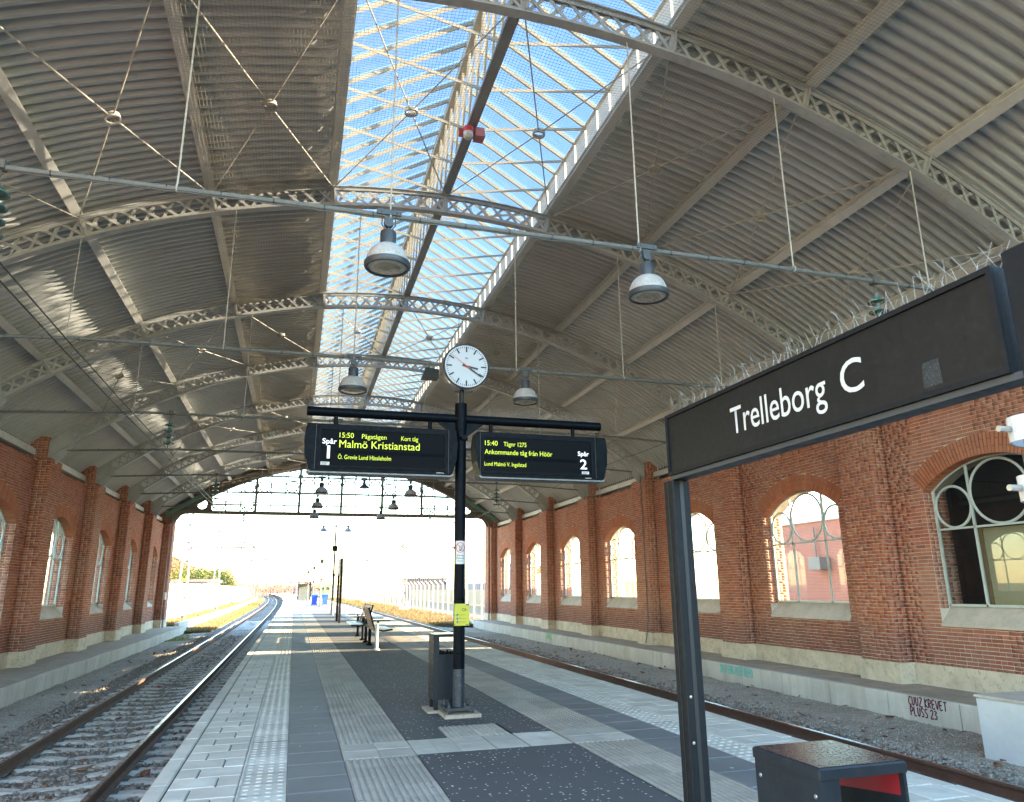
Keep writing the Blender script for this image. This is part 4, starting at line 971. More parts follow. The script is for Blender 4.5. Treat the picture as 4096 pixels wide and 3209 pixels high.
for i in range(-3, 3):                       # thin bars and rings between the mullions
    a, c = XC+2.53*i+0.07, XC+2.53*(i+1)-0.07; md = (a+c)/2; lo = min(g_in(a), g_in(c)); hi = max(g_in(a), g_in(c))
    for f in (1/3, 2/3):
        x = a+(c-a)*f; q = B(); q.box(x-0.024, x+0.024, yG-0.02, yG+0.02, TZ+0.05, g_in(x)); q.build('glazing_bar', MT['frame_grey'], GAB)
    for z in (6.54, 6.69, 7.33, 7.89, 8.32):
        h = math.sqrt(max(0, (ARC_R-DEP-0.04)**2-(z-ARC_ZC)**2)); x0, x1 = max(a, XC-h), min(c, XC+h)
        if x1-x0 > 0.2: q = B(); q.box(x0, x1, yG-0.045, yG-0.022, z-0.022, z+0.022); q.build('glazing_bar', MT['frame_grey'], GAB)
    rr = (c-a)/6; base = lo-2.15*rr
    for x, z, R0 in ((a+rr, base+rr*1.0, rr*0.92), (c-rr, base+rr*1.0, rr*0.92)):
        if z+R0 < g_in(x): q = B(); q.ring((x, yG-0.06, z), R0, 0.034, 'Y', 26, 5); q.build('tracery_ring', MT['frame_grey'], GAB)
    for x in (a+rr*1.0, c-rr*1.0):           # round-headed lights below the rings
        z = base-rr*0.35; q = B(); q.path([(x+1.0*rr*math.cos(t), yG-0.045, z+rr*math.sin(t)) for t in np.linspace(0, math.pi, 14)], 0.032, 5); q.build('tracery_arch', MT['frame_grey'], GAB)
    xs = a+rr*0.9 if abs(XC-a) < abs(XC-c) else c-rr*0.9
    z = g_in(xs)-rr*0.95; q = B(); q.ring((xs, yG-0.045, z), rr*0.85, 0.034, 'Y', 26, 5)
    if z-rr > base+rr*1.3 or abs(i+0.5) > 1: q.build('tracery_ring', MT['frame_grey'], GAB)
    q = B(); pts = [(a-0.05, yG, TZ+0.05), (c+0.05, yG, TZ+0.05)]+[(x, yG, g_in(x)+0.02) for x in np.linspace(c+0.05, a-0.05, 8)]; q.quad(*pts); q.build('pane', MT['glass_gable'] if 'glass_gable' in MT else MT['glass_roof'], GAB)
w_ = arc_angle(ARC_R-DEP-0.03, 0.03, 0.72, -THE, THE, 40, 0.30); w_.build('verge_plate', MT['gable_iron'], GAB, loc=(XC, YH, ARC_ZC))
w_ = arc_angle(ARC_R+0.16, 0.5, 0.02, -THE, THE, 40, 0.05); w_.build('verge_soffit', MT['gable_iron'], GAB, loc=(XC, YH+0.05, ARC_ZC))
for sg in (-1, 1):                           # spandrel plates with a round hole, curved brackets below
    q = B(); hx, hz, hr = XC+sg*8.05, 6.50, 0.31; outer = []
    xs = [XC+sg*t for t in (7.62, 9.5)]
    poly = [(XC+sg*7.62, TZ+0.05), (XC+sg*9.4, TZ+0.05)]+[(XC+sg*t, g_in(XC+sg*t)) for t in np.linspace(9.4, 7.62, 6) if g_in(XC+sg*t) > TZ+0.06]
    n = 32; cpts = [(hx+hr*math.cos(t), hz+hr*math.sin(t)) for t in np.linspace(0, 2*math.pi, n, endpoint=False)]
    def hit(t):
        dx, dz = math.cos(t), math.sin(t); best = 9
        for (x1, z1), (x2, z2) in zip(poly, poly[1:]+poly[:1]):
            den = dx*(z2-z1)-dz*(x2-x1)
            if abs(den) < 1e-9: continue
            s = ((x1-hx)*(z2-z1)-(z1-hz)*(x2-x1))/den; u = ((x1-hx)*dz-(z1-hz)*dx)/den
            if s > 0 and -1e-6 <= u <= 1+1e-6: best = min(best, s)
        return hx+dx*best, hz+dz*best
    for y in (yG-0.02, yG+0.02):
        q.v += [(x, y, z) for x, z in cpts]+[(hit(t)[0], y, hit(t)[1]) for t in np.linspace(0, 2*math.pi, n, endpoint=False)]
    for i in range(n):
        j = (i+1) % n; q.f += [(i, j, n+j, n+i), (2*n+j, 2*n+i, 3*n+i, 3*n+j), (i, 2*n+i, 2*n+j, j)]
    q.build('spandrel_plate', MT['gable_iron'], GAB)
    q = B(); q.ring((hx, yG, hz), hr, 0.035, 'Y', 28, 6); q.build('porthole_rim', MT['gable_iron'], GAB)
    x0 = XC+sg*9.62; R0 = 0.75; pts = [(x0, 5.10), (x0, TZ-0.12), (x0-sg*0.95, TZ-0.12)]+[(x0-sg*(0.95-0.95*math.sin(t)), 5.10+0.85*math.cos(t)) for t in np.linspace(0.05, 1.5, 8)]
    q = B(); q.prism(pts, 'Y', yG-0.12, yG+0.12); q.build('corner_bracket', MT['gable_iron'], GAB)
    q = B(); xs = sorted((x0, x0+sg*0.07)); q.box(xs[0], xs[1], yG-0.15, yG+0.15, -0.9, 5.9); q.build('corner_post', MT['gable_iron'], GAB)
# brick end piers
for sg, side_n in ((1, 'of the wall with the graffiti ledge'), (-1, 'of the wall with the plain ledge')):
    fx = (lambda X: X) if sg > 0 else (lambda X: 2*XC-X)
    t = thing('end_pier', 'tall brick pier closing the far end '+side_n, 'pier', (fx(12.5), YH+0.3, -0.9))
    q = B(); q.box(*sorted((fx(12.02), fx(OUT+0.1))), pil_y(7)-0.25, pil_y(7)+0.62, -0.95, 6.35); q.build('pier_core', MT['mortar'], t)
    L = courses(pil_y(7)-0.25, pil_y(7)+0.62, -0.045, 6.3); v, f = bricks_boxes(L, lambda a, d, z: np.stack([fx(12.02-d), a, z], -1)); V, F = [v], [f]; n = len(v)
    L = courses(12.02, 12.75, -0.045, 6.3, None, 1); v, f = bricks_boxes(L, lambda a, d, z: np.stack([fx(a), pil_y(7)-0.25-d, z], -1)); V.append(v); F.append(f+n)
    o = link('brickwork', np_mesh('brickwork', np.concatenate(V), np.concatenate(F)), MT['brick'], t); o['kind'] = 'stuff'
    q = B(); q.bbox(*sorted((fx(11.97), fx(12.5))), pil_y(7)-0.31, pil_y(7)+0.7, -0.47, -0.05, 0.015); q.build('plinth', MT['render'], t)
# green verge boards at the gable feet
for sg, nm in ((-1, 'green painted verge board above the pier beside the plain ledge'), (1, 'green painted verge board above the pier beside the graffiti ledge')):
    fx = lambda o: XC+sg*o
    q = B(); q.bar((fx(7.6), YH-0.75, 7.18), (fx(9.9), YH-0.75, 5.75), 0.06, 0.20, (0,0,1)); tag(q.build('verge_board', MT['green'] if 'green' in MT else MT['frame'], None), nm, 'board')

# ------------------------------------------------------------------ pendant lamps
def lamp_proto(x, y, z):
    t = thing('pendant_lamp', 'weathered white dome pendant lamp', 'lamp', (x, y, z))
    q = B(); q.box(x-0.14, x+0.14, y-0.05, y+0.05, z-0.005, z+0.06); q.box(x-0.05, x+0.05, y-0.03, y+0.03, z-0.07, z)
    for s in (-1, 1): q.path([(x+s*0.09, y-0.03, z+0.06), (x+s*0.09, y-0.055, z+0.02), (x+s*0.09, y-0.03, z-0.02)], 0.006, 5)
    q.build('clamp', MT['lamp_dark'], t)
    q = B(); q.lathe([(0.0,-0.035),(0.052,-0.035),(0.058,0.0),(0.052,0.035),(0.0,0.035)], (x, y-0.0, z-0.10), 16, 'Y')
    for s in (-1, 1): q.path([(x+s*0.075, y, z-0.03), (x+s*0.08, y, z-0.11), (x+s*0.02, y, z-0.20)], 0.008, 5)
    q.tube((x, y, z-0.14), (x, y, z-0.22), 0.016, 8); q.build('swivel', MT['lamp_dark'], t, smooth=True)
    q = B(); q.lathe([(0.02,-0.20),(0.085,-0.205),(0.092,-0.22),(0.092,-0.375),(0.10,-0.385)], (x, y, z), 24); q.build('housing', MT['lamp_dark'], t, smooth=True)
    q = B(); q.lathe([(0.098,-0.383),(0.13,-0.392),(0.175,-0.425),(0.21,-0.475),(0.235,-0.535),(0.248,-0.60),(0.25,-0.62)], (x, y, z), 32); q.build('shade', MT['lamp_white'], t, smooth=True)
    q = B(); q.lathe([(0.25,-0.60),(0.262,-0.602),(0.264,-0.645),(0.250,-0.668),(0.225,-0.668),(0.225,-0.64)], (x, y, z), 32); q.build('rim', MT['lamp_dark'], t, smooth=True)
    q = B(); q.lathe([(0.0,-0.665),(0.12,-0.664),(0.20,-0.658),(0.226,-0.648)], (x, y, z), 28); q.build('lens', MT['lens'], t, smooth=True)
    q = B(); q.lathe([(0.0,-0.672),(0.135,-0.671),(0.155,-0.663)], (x, y, z), 24); q.build('reflector', MT['lens_dark'] if 'lens_dark' in MT else MT['lens'], t, smooth=True)
    return t
LP0 = lamp_proto(0.80, rib_y(0)-0.0, TIEZ)
LP0['label'] = 'largest weathered white dome lamp, with a dented shade, hanging below the red siren'
copy_thing(LP0, (4.11, rib_y(0), TIEZ), 'white dome lamp on the tie pipe above the end of the station sign')
grp = 'white dome lamps in pairs along the hall'
for k in (1, 2, 3, 4, 5, 6):
    for x in (0.82, (4.2 if k < 3 else 4.4)):
        copy_thing(LP0, (x, rib_y(k), tie_z(k)), 'weathered white dome lamp in the hanging row on the %s side' % ('plain-ledge' if x < 2 else 'graffiti-ledge'), grp)
# floodlight and speaker boxes on the tie pipes
t = thing('floodlight', 'black boxy floodlight tilted on the tie pipe behind the clock', 'floodlight', (2.22, rib_y(1), TIEZ))
q = B(); q.prism([(2.10, 5.44), (2.42, 5.44), (2.42, 5.61), (2.17, 5.64)], 'Y', rib_y(1)-0.14, rib_y(1)+0.10); q.build('housing', MT['black'], t)
q = B(); q.bar((2.25, rib_y(1), 5.63), (2.25, rib_y(1), TIEZ+0.04), 0.05, 0.04, (1,0,0)); q.build('bracket', MT['iron'], t)
t = thing('loudspeaker', 'small dark horn loudspeaker on a tie pipe in front of the gable glass', 'loudspeaker', (2.5, rib_y(4), tie_z(4)))
q = B(); q.lathe([(0.05, 0), (0.07, -0.16), (0.22, -0.32), (0.20, -0.33)], (2.5, rib_y(4), tie_z(4)-0.05), 18); q.build('horn', MT['lamp_dark'], t, smooth=True)
q = B(); q.box(2.38, 2.62, rib_y(4)-0.04, rib_y(4)+0.04, tie_z(4)-0.06, tie_z(4)+0.05); q.build('clamp', MT['iron'], t)

# ------------------------------------------------------------------ insulators and overhead wires
def insulator(x, y, z, label, group=None):
    t = thing('insulator', label, 'insulator', (x, y, z), group)
    q = B(); q.box(x-0.05, x+0.05, y-0.05, y+0.05, z-0.05, z+0.05); q.path([(x, y, z-0.04), (x+0.03, y, z-0.10), (x, y, z-0.16), (x-0.03, y, z-0.10), (x, y, z-0.05)], 0.009, 5); q.tube((x, y, z-0.14), (x, y, z-0.24), 0.014, 6); q.build('shackle', MT['iron'], t)
    for j in range(4):
        zz = z-0.30-0.15*j; q = B(); q.lathe([(0.03, 0.075), (0.035, 0.03), (0.07, 0.012), (0.125, -0.012), (0.13, -0.028), (0.10, -0.02), (0.05, -0.03), (0.02, -0.055)], (x, y, zz), 22); q.build('glass_disc', MT['insul'], t, smooth=True)
        q = B(); q.lathe([(0.03, 0.045), (0.036, 0.10), (0.02, 0.115)], (x, y, zz), 12); q.build('cap', MT['galv'], t, smooth=True)
    q = B(); q.tube((x, y, z-0.80), (x, y, z-0.92), 0.014, 6); q.bar((x-0.14, y, z-0.92), (x+0.14, y, z-0.92), 0.04, 0.05); q.tube((x-0.09, y, z-0.90), (x-0.09, y, z-1.0), 0.012, 5); q.tube((x+0.09, y, z-0.90), (x+0.09, y, z-1.0), 0.012, 5); q.build('wire_clamp', MT['iron'], t)
    return t
i0 = insulator(-3.14, rib_y(0), TIEZ+0.0, 'green glass disc insulator above the left-hand track, cut by the photo edge')
i0['label'] = 'green glass disc insulator hanging from the first tie pipe over the left-hand track'
insulator(7.72, rib_y(0), TIEZ-0.02, 'green glass disc insulator hanging behind the bird spikes of the station sign')
for k in (2, 4):
    insulator(-3.14, rib_y(k), tie_z(k), 'green glass insulator string hanging over the left-hand track', 'insulator strings over the left-hand track')
    insulator(8.1, rib_y(k), tie_z(k), 'green glass insulator string hanging over the right-hand track', 'insulator strings over the right-hand track')
insulator(-3.14, YH-0.3, TZ+0.25, 'insulator string on the gable beam over the left-hand track'); insulator(8.1, YH-0.3, TZ+0.25, 'insulator string on the gable beam over the right-hand track')
def owire(x, z, y0, y1, label, r=0.008):
    q = B(); ysw = [y0]+[rib_y(k) for k in (0, 2, 4)]+[YH, 62, 85, 115, 150, 190, 240, 300]; P = []
    ysw = [yy for yy in ysw if y0 <= yy <= y1]
    for a, c in zip(ysw[:-1], ysw[1:]):
        for f in np.linspace(0, 1, 5)[:-1]: yy = a+(c-a)*f; P.append((x+cx(yy), yy, z-0.05*4*f*(1-f)*(c-a)/12))
    P.append((x+cx(ysw[-1]), ysw[-1], z)); q.path(P, r, 4); return tag(q.build('overhead_wire', MT['wire']), label, 'wire')
owire(-3.06, TIEZ-0.99, -3, 300, 'thin overhead wire along the left-hand track, outer of the pair', 0.009); owire(-3.22, TIEZ-0.99, -3, 300, 'thin overhead wire along the left-hand track, inner of the pair', 0.009)
owire(8.02, TIEZ-0.99, -3, 300, 'thin overhead wire along the right-hand track')

# red siren box under the crown beam
t = thing('siren_box', 'red alarm siren box with beacon fixed under the skylight beam', 'siren', (XC, 11.0, 9.40))
yS = 10.95
q = B(); q.box(XC-0.24, XC+0.20, yS-0.16, yS-0.145, 9.17, 9.34); q.box(XC-0.10, XC+0.20, yS-0.15, yS+0.10, 9.34, 9.415); q.build('mounting_plate', MT['redbox'], t)
q = B(); q.prism([(XC+0.03, 9.17), (XC+0.21, 9.17), (XC+0.19, 9.34), (XC+0.05, 9.34)], 'Y', yS-0.27, yS-0.05); q.build('horn', MT['pink'] if 'pink' in MT else MT['redbox'], t)
q = B(); q.lathe([(0.09, 0.05), (0.095, 0.0), (0.09, -0.05)], (XC-0.09, yS-0.24, 9.26), 18); q.build('beacon_base', MT['red'], t, smooth=True)
q = B(); q.lathe([(0.088, 0.0), (0.09, -0.07), (0.06, -0.11), (0.0, -0.12)], (XC-0.09, yS-0.24, 9.21), 18); q.build('beacon_dome', MT['lens'], t, smooth=True)
# ------------------------------------------------------------------ lettering
def text_obj(name, body, mat, parent, origin, xdir, updir, width=None, height=None, bold=0.0, proud=0.001, spacing=1.0):
    """flat lettering; origin = left end of the baseline; width = full width of the words, height = cap height"""
    cu = bpy.data.curves.new(name, 'FONT'); cu.body = body; cu.offset = bold; cu.space_character = spacing; cu.resolution_u = 4
    tmp = bpy.data.objects.new('tmp_text', cu); COL.objects.link(tmp); bpy.context.view_layer.update()
    me = bpy.data.meshes.new_from_object(tmp.evaluated_get(bpy.context.evaluated_depsgraph_get())); bpy.data.objects.remove(tmp); bpy.data.curves.remove(cu)
    co = np.empty(len(me.vertices)*3, np.float32); me.vertices.foreach_get('co', co); co = co.reshape(-1, 3)
    cap = 0.70
    x0, x1 = co[:, 0].min(), co[:, 0].max(); sx = width/(x1-x0) if width else None; sy = height/cap if height else sx
    sx = sx or sy
    X, U = Vector(xdir).normalized(), Vector(updir).normalized(); Nn = X.cross(U); O = Vector(origin)
    out = (co[:, 0]-x0)[:, None]*sx*np.array(X)+co[:, 1][:, None]*sy*np.array(U)+np.array(O+Nn*proud)
    me.vertices.foreach_set('co', out.astype(np.float32).ravel()); me.update(); me.materials.clear(); me.name = name
    return link(name, me, mat, parent)

# ------------------------------------------------------------------ display gantry with clock
PX, PY = 2.055, 9.42
t = thing('display_mast', 'dark navy pole with a crossbar carrying two departure displays and a clock', 'mast', (PX, PY, 0))
q = B(); q.box(PX-0.21, PX+0.24, PY-0.22, PY+0.22, 0.002, 0.045); q.build('concrete_pad', MT['concrete_dirty'], t)
q = B(); q.box(PX-0.19, PX+0.19, PY-0.19, PY+0.19, 0.085, 0.115)
for sx in (-1, 1):
    for sy in (-1, 1): q.tube((PX+sx*0.15, PY+sy*0.15, 0.04), (PX+sx*0.15, PY+sy*0.15, 0.18), 0.014, 6); q.tube((PX+sx*0.15, PY+sy*0.15, 0.115), (PX+sx*0.15, PY+sy*0.15, 0.145), 0.028, 6)
q.build('base_plate', MT['navy_worn'], t)
q = B(); q.tube((PX, PY, 0.11), (PX, PY, 0.55), 0.076, 24, 0.0735, False); q.build('worn_foot', MT['navy_worn'], t, smooth=True)
q = B(); q.tube((PX, PY, 0.55), (PX, PY, 3.98), 0.0735, 24); q.tube((PX, PY, 3.62), (PX, PY, 3.99), 0.082, 24); q.build('pole', MT['navy'], t, smooth=True)
for z0, z1 in ((0.74, 1.05), (1.40, 1.78)):
    q = B(); q.path([(PX+0.078*math.sin(a), PY-0.078*math.cos(a), z0) for a in np.linspace(-0.7, 0.75, 9)], 0.006, 5); q.box(PX-0.006+0.03, PX+0.01+0.03, PY-0.082, PY-0.07, z0+0.02, z1); q.build('service_hatch', MT['navy'], t)
q = B(); q.tube((0.02, PY, 3.775), (4.11, PY, 3.775), 0.062, 20); q.build('crossbar', MT['navy'], t, smooth=True)
for sg in (-1, 1):
    q = B(); q.prism([(PX+sg*0.07, 3.72), (PX+sg*0.34, 3.73), (PX+sg*0.07, 3.52)], 'Y', PY-0.02, PY+0.02); q.build('gusset', MT['navy'], t)
q = B(); q.ring((PX, PY, 3.50), 0.082, 0.018, 'Z', 20, 6); q.tube((PX+0.02, PY-0.08, 3.50), (PX+0.02, PY-0.13, 3.50), 0.035, 10); q.build('collar', MT['navy'], t, smooth=True)
q = B()
for xx in np.arange(0.05, 4.08, 0.028):       # bird spikes on the crossbar
    for s in (-1, 1):
        a, c = Vector((xx, PY+s*0.02, 3.83)), Vector((xx+RNG.uniform(-0.02, 0.02), PY+s*0.07, 3.83+RNG.uniform(0.10, 0.125)))
        if abs(xx-PX) > 0.1: q.tube(a, c, 0.0011, 3, cap=False)
q.build('bird_spikes', MT['spike'], t)['kind'] = 'stuff'

def display(x0, x1, z0, z1, hang, label):
    t = thing('departure_display', label, 'display', ((x0+x1)/2, PY, z0)); yf = PY-0.15; yb = PY+0.15
    poly = [(x0-0.01, z1), (x1+0.01, z1-0.0), (x1+0.035, z1-0.18), (x1+0.02, z1-0.40), (x1-0.035, z0+0.02), (x1-0.06, z0), (x0+0.06, z0), (x0+0.035, z0+0.02), (x0-0.02, z1-0.40), (x0-0.035, z1-0.18)]
    q = B(); q.prism(poly, 'Y', yf, yb); q.build('casing', MT['navy'], t)
    b = 0.03; sx0, sx1 = (x0+0.17, x1-0.15) if x0 < 1 else (x0+0.075, x1-0.225); sz0, sz1 = z0+0.075, z1-0.075
    for a in ((sx0-b, sx1+b, sz1, sz1+b), (sx0-b, sx1+b, sz0-b, sz0), (sx0-b, sx0, sz0, sz1), (sx1, sx1+b, sz0, sz1)):
        q = B(); q.box(a[0], a[1], yf-0.014, yf-0.0005, a[2], a[3]); q.build('bezel', MT['navy'], t)
    for x in ((x0+0.105, x1-0.09) if x0 < 1 else (x0+0.03, x1-0.15)):
        q = B(); q.box(x-0.003, x+0.003, yf-0.004, yf-0.0005, z0+0.02, z1-0.01); q.build('seam', MT['ink'], t)
    q = B(); q.box(sx0, sx1, yf-0.003, yf-0.0005, sz0, sz1); q.build('screen', MT['screen'], t)
    q = B(); q.box(sx0+0.17 if x0 < 1 else sx0, sx1 if x0 < 1 else sx1-0.2, yf-0.0042, yf-0.0031, (sz0+sz1)/2-0.075, (sz0+sz1)/2-0.03); q.build('screen_band', MT['screen_band'], t)
    q = B(); q.prism([(x0+0.01, z0+0.012), (x1-0.01, z0+0.012), (x1-0.04, z0-0.02), (x0+0.04, z0-0.02)], 'Y', yf+0.01, yb-0.01); q.build('under_tray', MT['tray'], t)
    for x in hang: q = B(); q.tube((x, PY, z1-0.02), (x, PY, 3.73), 0.028, 12); q.build('hanger', MT['navy'], t, smooth=True)
    return t, yf-0.0045
def label_plate(t, x, z, yf, w=0.11, h=0.045):
    q = B(); q.box(x, x+w, yf-0.002, yf+0.002, z, z+h); p = q.build('maker_plate', MT['white'], t)
    q = B()
    for k in range(3): q.box(x+0.012, x+w-0.015-0.012*k, yf-0.003, yf-0.0021, z+h-0.012-0.011*k, z+h-0.008-0.011*k)
    q.build('small_print', MT['post_grey'], p)
X_, Z_ = (1,0,0), (0,0,1)
MT['screen_band'] = plain('display_screen_band', (0.0016,0.0022,0.0045), 0.5); MT['screen_band'].node_tree.nodes['Principled BSDF'].inputs['Specular IOR Level'].default_value = 0.04
d1, yf = display(0.045, 1.95, 2.975, 3.585, (0.39, 1.63), 'departure display with large yellow destination lettering, for track 1')
def T(par, s, x, z, w, mat, h=None, bold=0.0): return text_obj('lettering', s, MT[mat], par, (x, yf, z), X_, Z_, w, h, bold)
T(d1, '15:50', 0.440, 3.412, 0.178, 'led', 0.066); T(d1, 'Pågatågen', 0.722, 3.410, 0.314, 'led', 0.060); T(d1, 'Kort tåg', 1.228, 3.406, 0.222, 'led', 0.058)
T(d1, 'Malmö Kristianstad', 0.442, 3.284, 1.03, 'led', 0.098, 0.0); T(d1, 'Ö. Grevie Lund Hässleholm', 0.433, 3.135, 0.67, 'led', 0.056, 0.0)
T(d1, 'Spår', 0.232, 3.326, 0.178, 'led_white', 0.066, 0.012); T(d1, '1', 0.296, 3.143, None, 'led_white', 0.155, 0.03)
label_plate(d1, 0.222, 3.047, yf); text_obj('maker_mark', 'mitron', MT['white'], d1, (1.70, PY-0.1505, 2.995), X_, Z_, 0.10, 0.014, 0.02); 
d2, yf = display(2.265, 4.115, 2.975, 3.585, (2.478, 3.69), 'departure display with smaller lettering, on the graffiti-wall side of the pole')
T(d2, '15:40', 2.357, 3.399, 0.177, 'led', 0.066); T(d2, 'Tågnr 1275', 2.619, 3.397, 0.325, 'led', 0.060)
T(d2, 'Ankommande tåg från Höör', 2.353, 3.280, 0.965, 'led', 0.066); T(d2, 'Lund Malmö V. Ingelstad', 2.351, 3.121, 0.585, 'led', 0.054, 0.0)
T(d2, 'Spår', 3.697, 3.308, 0.165, 'led_white', 0.062, 0.012); T(d2, '2', 3.728, 3.123, 0.100, 'led_white', 0.135, 0.014)
label_plate(d2, 3.75, 3.045, yf, 0.105); text_obj('maker_mark', 'mitron', MT['white'], d2, (3.80, PY-0.1505, 2.993), X_, Z_, 0.09, 0.013, 0.02)
# clock
CX, CZ = 2.10, 4.50
t = thing('platform_clock', 'round white double-sided station clock on top of the navy pole', 'clock', (CX, PY, 4.1))
q = B(); q.tube((PX+0.005, PY, 3.97), (PX+0.01, PY, CZ-0.29), 0.031, 16); q.build('stem', MT['black'], t, smooth=True)
q = B(); q.lathe([(0.30,-0.115),(0.322,-0.125),(0.328,-0.11),(0.322,-0.10),(0.315,-0.06),(0.315,0.06),(0.322,0.10),(0.328,0.11),(0.322,0.125),(0.30,0.115)], (CX, PY, CZ), 56, 'Y'); q.build('casing', MT['chrome'], t, smooth=True)
q = B(); q.lathe([(0.30,-0.002),(0.322,-0.002),(0.324,0.004),(0.30,0.006)], (CX, PY-0.126, CZ), 56, 'Y'); q.build('rim', MT['black'], t, smooth=True)
yf2 = PY-0.131
q = B(); q.lathe([(0.0,0.0),(0.302,0.0),(0.302,0.006)], (CX, yf2, CZ), 56, 'Y'); fc = q.build('face', MT['face'], t)
def tick(a, r0, r1, w, y, name, mat, par, ofs=0.0):
    s, c = math.sin(R_(a)), math.cos(R_(a)); q = B()
    p = [(r0*s-w*c, r0*c+w*s), (r0*s+w*c, r0*c-w*s), (r1*s+w*c, r1*c-w*s), (r1*s-w*c, r1*c+w*s)]
    q.prism([(CX+x, CZ+z) for x, z in p], 'Y', y-0.0015, y); return q.build(name, mat, par)
for i in range(60):
    if i % 5 == 0: tick(i*6, 0.205, 0.285, 0.0105, yf2-0.001, 'hour_mark', MT['ink'], fc)
    else: tick(i*6, 0.262, 0.285, 0.0038, yf2-0.001, 'minute_mark', MT['ink'], fc)
q = B(); q.v = []; tick(101, -0.06, 0.165, 0.013, yf2-0.006, 'hour_hand', MT['ink'], t); tick(124, -0.055, 0.255, 0.011, yf2-0.010, 'minute_hand', MT['ink'], t)
tick(307, -0.06, 0.06, 0.007, yf2-0.014, 'second_hand', MT['red'], t); tick(307, 0.05, 0.265, 0.0022, yf2-0.014, 'second_hand', MT['red'], t)
text_obj('maker_mark', 'W', MT['ink'], fc, (CX-0.022, yf2-0.001, CZ+0.10), X_, Z_, 0.044, 0.03, 0.02)
# notices on the pole
t = thing('no_smoking_sign', 'small white no-smoking sign wrapped on the navy pole', 'sign', (PX, PY-0.08, 1.83))
def wrap(w, z0, z1, mat, par, name, r=0.0765, th0=None, n=9, c=-0.1):
    q = B(); a0, a1 = c-w/2/r, c+w/2/r
    for i in range(n):
        a = a0+(a1-a0)*i/(n-1); q.v += [(PX+r*math.sin(a), PY-r*math.cos(a), z0), (PX+r*math.sin(a), PY-r*math.cos(a), z1)]
    q.f = [(2*i, 2*i+2, 2*i+3, 2*i+1) for i in range(n-1)]; return q.build(name, mat, par)
wrap(0.135, 1.835, 2.13, MT['white'], t, 'sheet')
def on_pole(u, z, r=0.0775, c=-0.1): a = c+u/0.0765; return (PX+r*math.sin(a), PY-r*math.cos(a), z)
q = B(); q.path([on_pole(0.056*math.cos(s), 2.045+0.062*math.sin(s)) for s in np.linspace(0, 2*math.pi, 28, endpoint=False)], 0.0045, 5, True); q.path([on_pole(u, 2.045-u*1.1, 0.0785) for u in np.linspace(-0.04, 0.04, 7)], 0.0045, 5); q.build('red_circle', MT['red'], t)
q = B(); q.path([on_pole(u, 2.015+0.6*abs(u)+u*0.3) for u in np.linspace(-0.02, 0.02, 6)], 0.003, 4); q.path([on_pole(-0.02+u*0.4, 2.03+u) for u in np.linspace(0, 0.05, 5)], 0.003, 4); q.path([on_pole(0.0+u*0.5, 2.03+u) for u in np.linspace(0, 0.055, 5)], 0.003, 4); q.path([on_pole(0.018+u*0.3, 2.03+u) for u in np.linspace(0, 0.04, 5)], 0.003, 4); q.build('hand_drawing', MT['ink'], t)
q = B(); q.path([on_pole(u, 2.01) for u in np.linspace(-0.014, 0.012, 4)], 0.008, 5); q.build('cigarette', MT['ink'], t)
def wrapped_text(par, s, u0, w, z, h, mat):
    o = text_obj('lettering', s, MT[mat], par, (0, 0, 0), (1,0,0), (0,0,1), w, h, 0.01, 0.0); me = o.data
    for v in me.vertices: x, y_, z_ = v.co; v.co = on_pole(u0+x, z+z_, 0.0772)
    return o
wrapped_text(t, 'Rökning', -0.045, 0.09, 1.935, 0.02, 'navy'); wrapped_text(t, 'Förbjuden', -0.052, 0.104, 1.90, 0.02, 'navy'); wrapped_text(t, 'Enligt lag', -0.035, 0.07, 1.868, 0.014, 'navy')
t = thing('yellow_notice', 'yellow information plate with three blue buttons on the navy pole', 'notice', (PX, PY-0.1, 1.07))
q = B(); q.box(1.972, 2.165, PY-0.098, PY-0.082, 1.072, 1.340); pl = q.build('plate', MT['yellow'], t)
for k, (z, s) in enumerate(((1.205, 'Avgående'), (1.160, 'Ankommande'), (1.118, 'Information'))):
    q = B(); q.lathe([(0.0,-0.008),(0.009,-0.008),(0.0125,-0.002),(0.0125,0.002)], (2.012, PY-0.099, z), 14, 'Y'); q.build('button', MT['blue'] if 'blue' in MT else MT['navy'], t, smooth=True)
    text_obj('lettering', s, MT['ink'], pl, (2.038, PY-0.0985, z-0.005), X_, Z_, 0.08, 0.011, 0.005)
q = B()
for k in range(9):
    a = k*0.7; q.path([(2.09+0.03*math.cos(a+s)*(0.5+0.06*k), PY-0.0988, 1.268+0.022*math.sin(a+s)*(0.5+0.06*k)) for s in np.linspace(0, 1.6, 6)], 0.0022, 4)
q.path([(2.10+s, PY-0.0988, 1.262+0.004*math.sin(s*90)) for s in np.linspace(0, 0.05, 8)], 0.002, 4); q.build('line_map', MT['post_grey'], pl)
q = B(); q.box(2.118, 2.16, PY-0.100, PY-0.0982, 1.318, 1.336); q.box(2.118, 2.158, PY-0.100, PY-0.0982, 1.078, 1.09); q.build('sticker', MT['galv'], pl)
q = B()
for x in (1.982, 2.155):
    for z in (1.085, 1.20, 1.33): q.lathe([(0.0,-0.003),(0.004,-0.003),(0.005,0.0)], (x, PY-0.098, z), 8, 'Y')
q.build('screws', MT['ink'], pl)

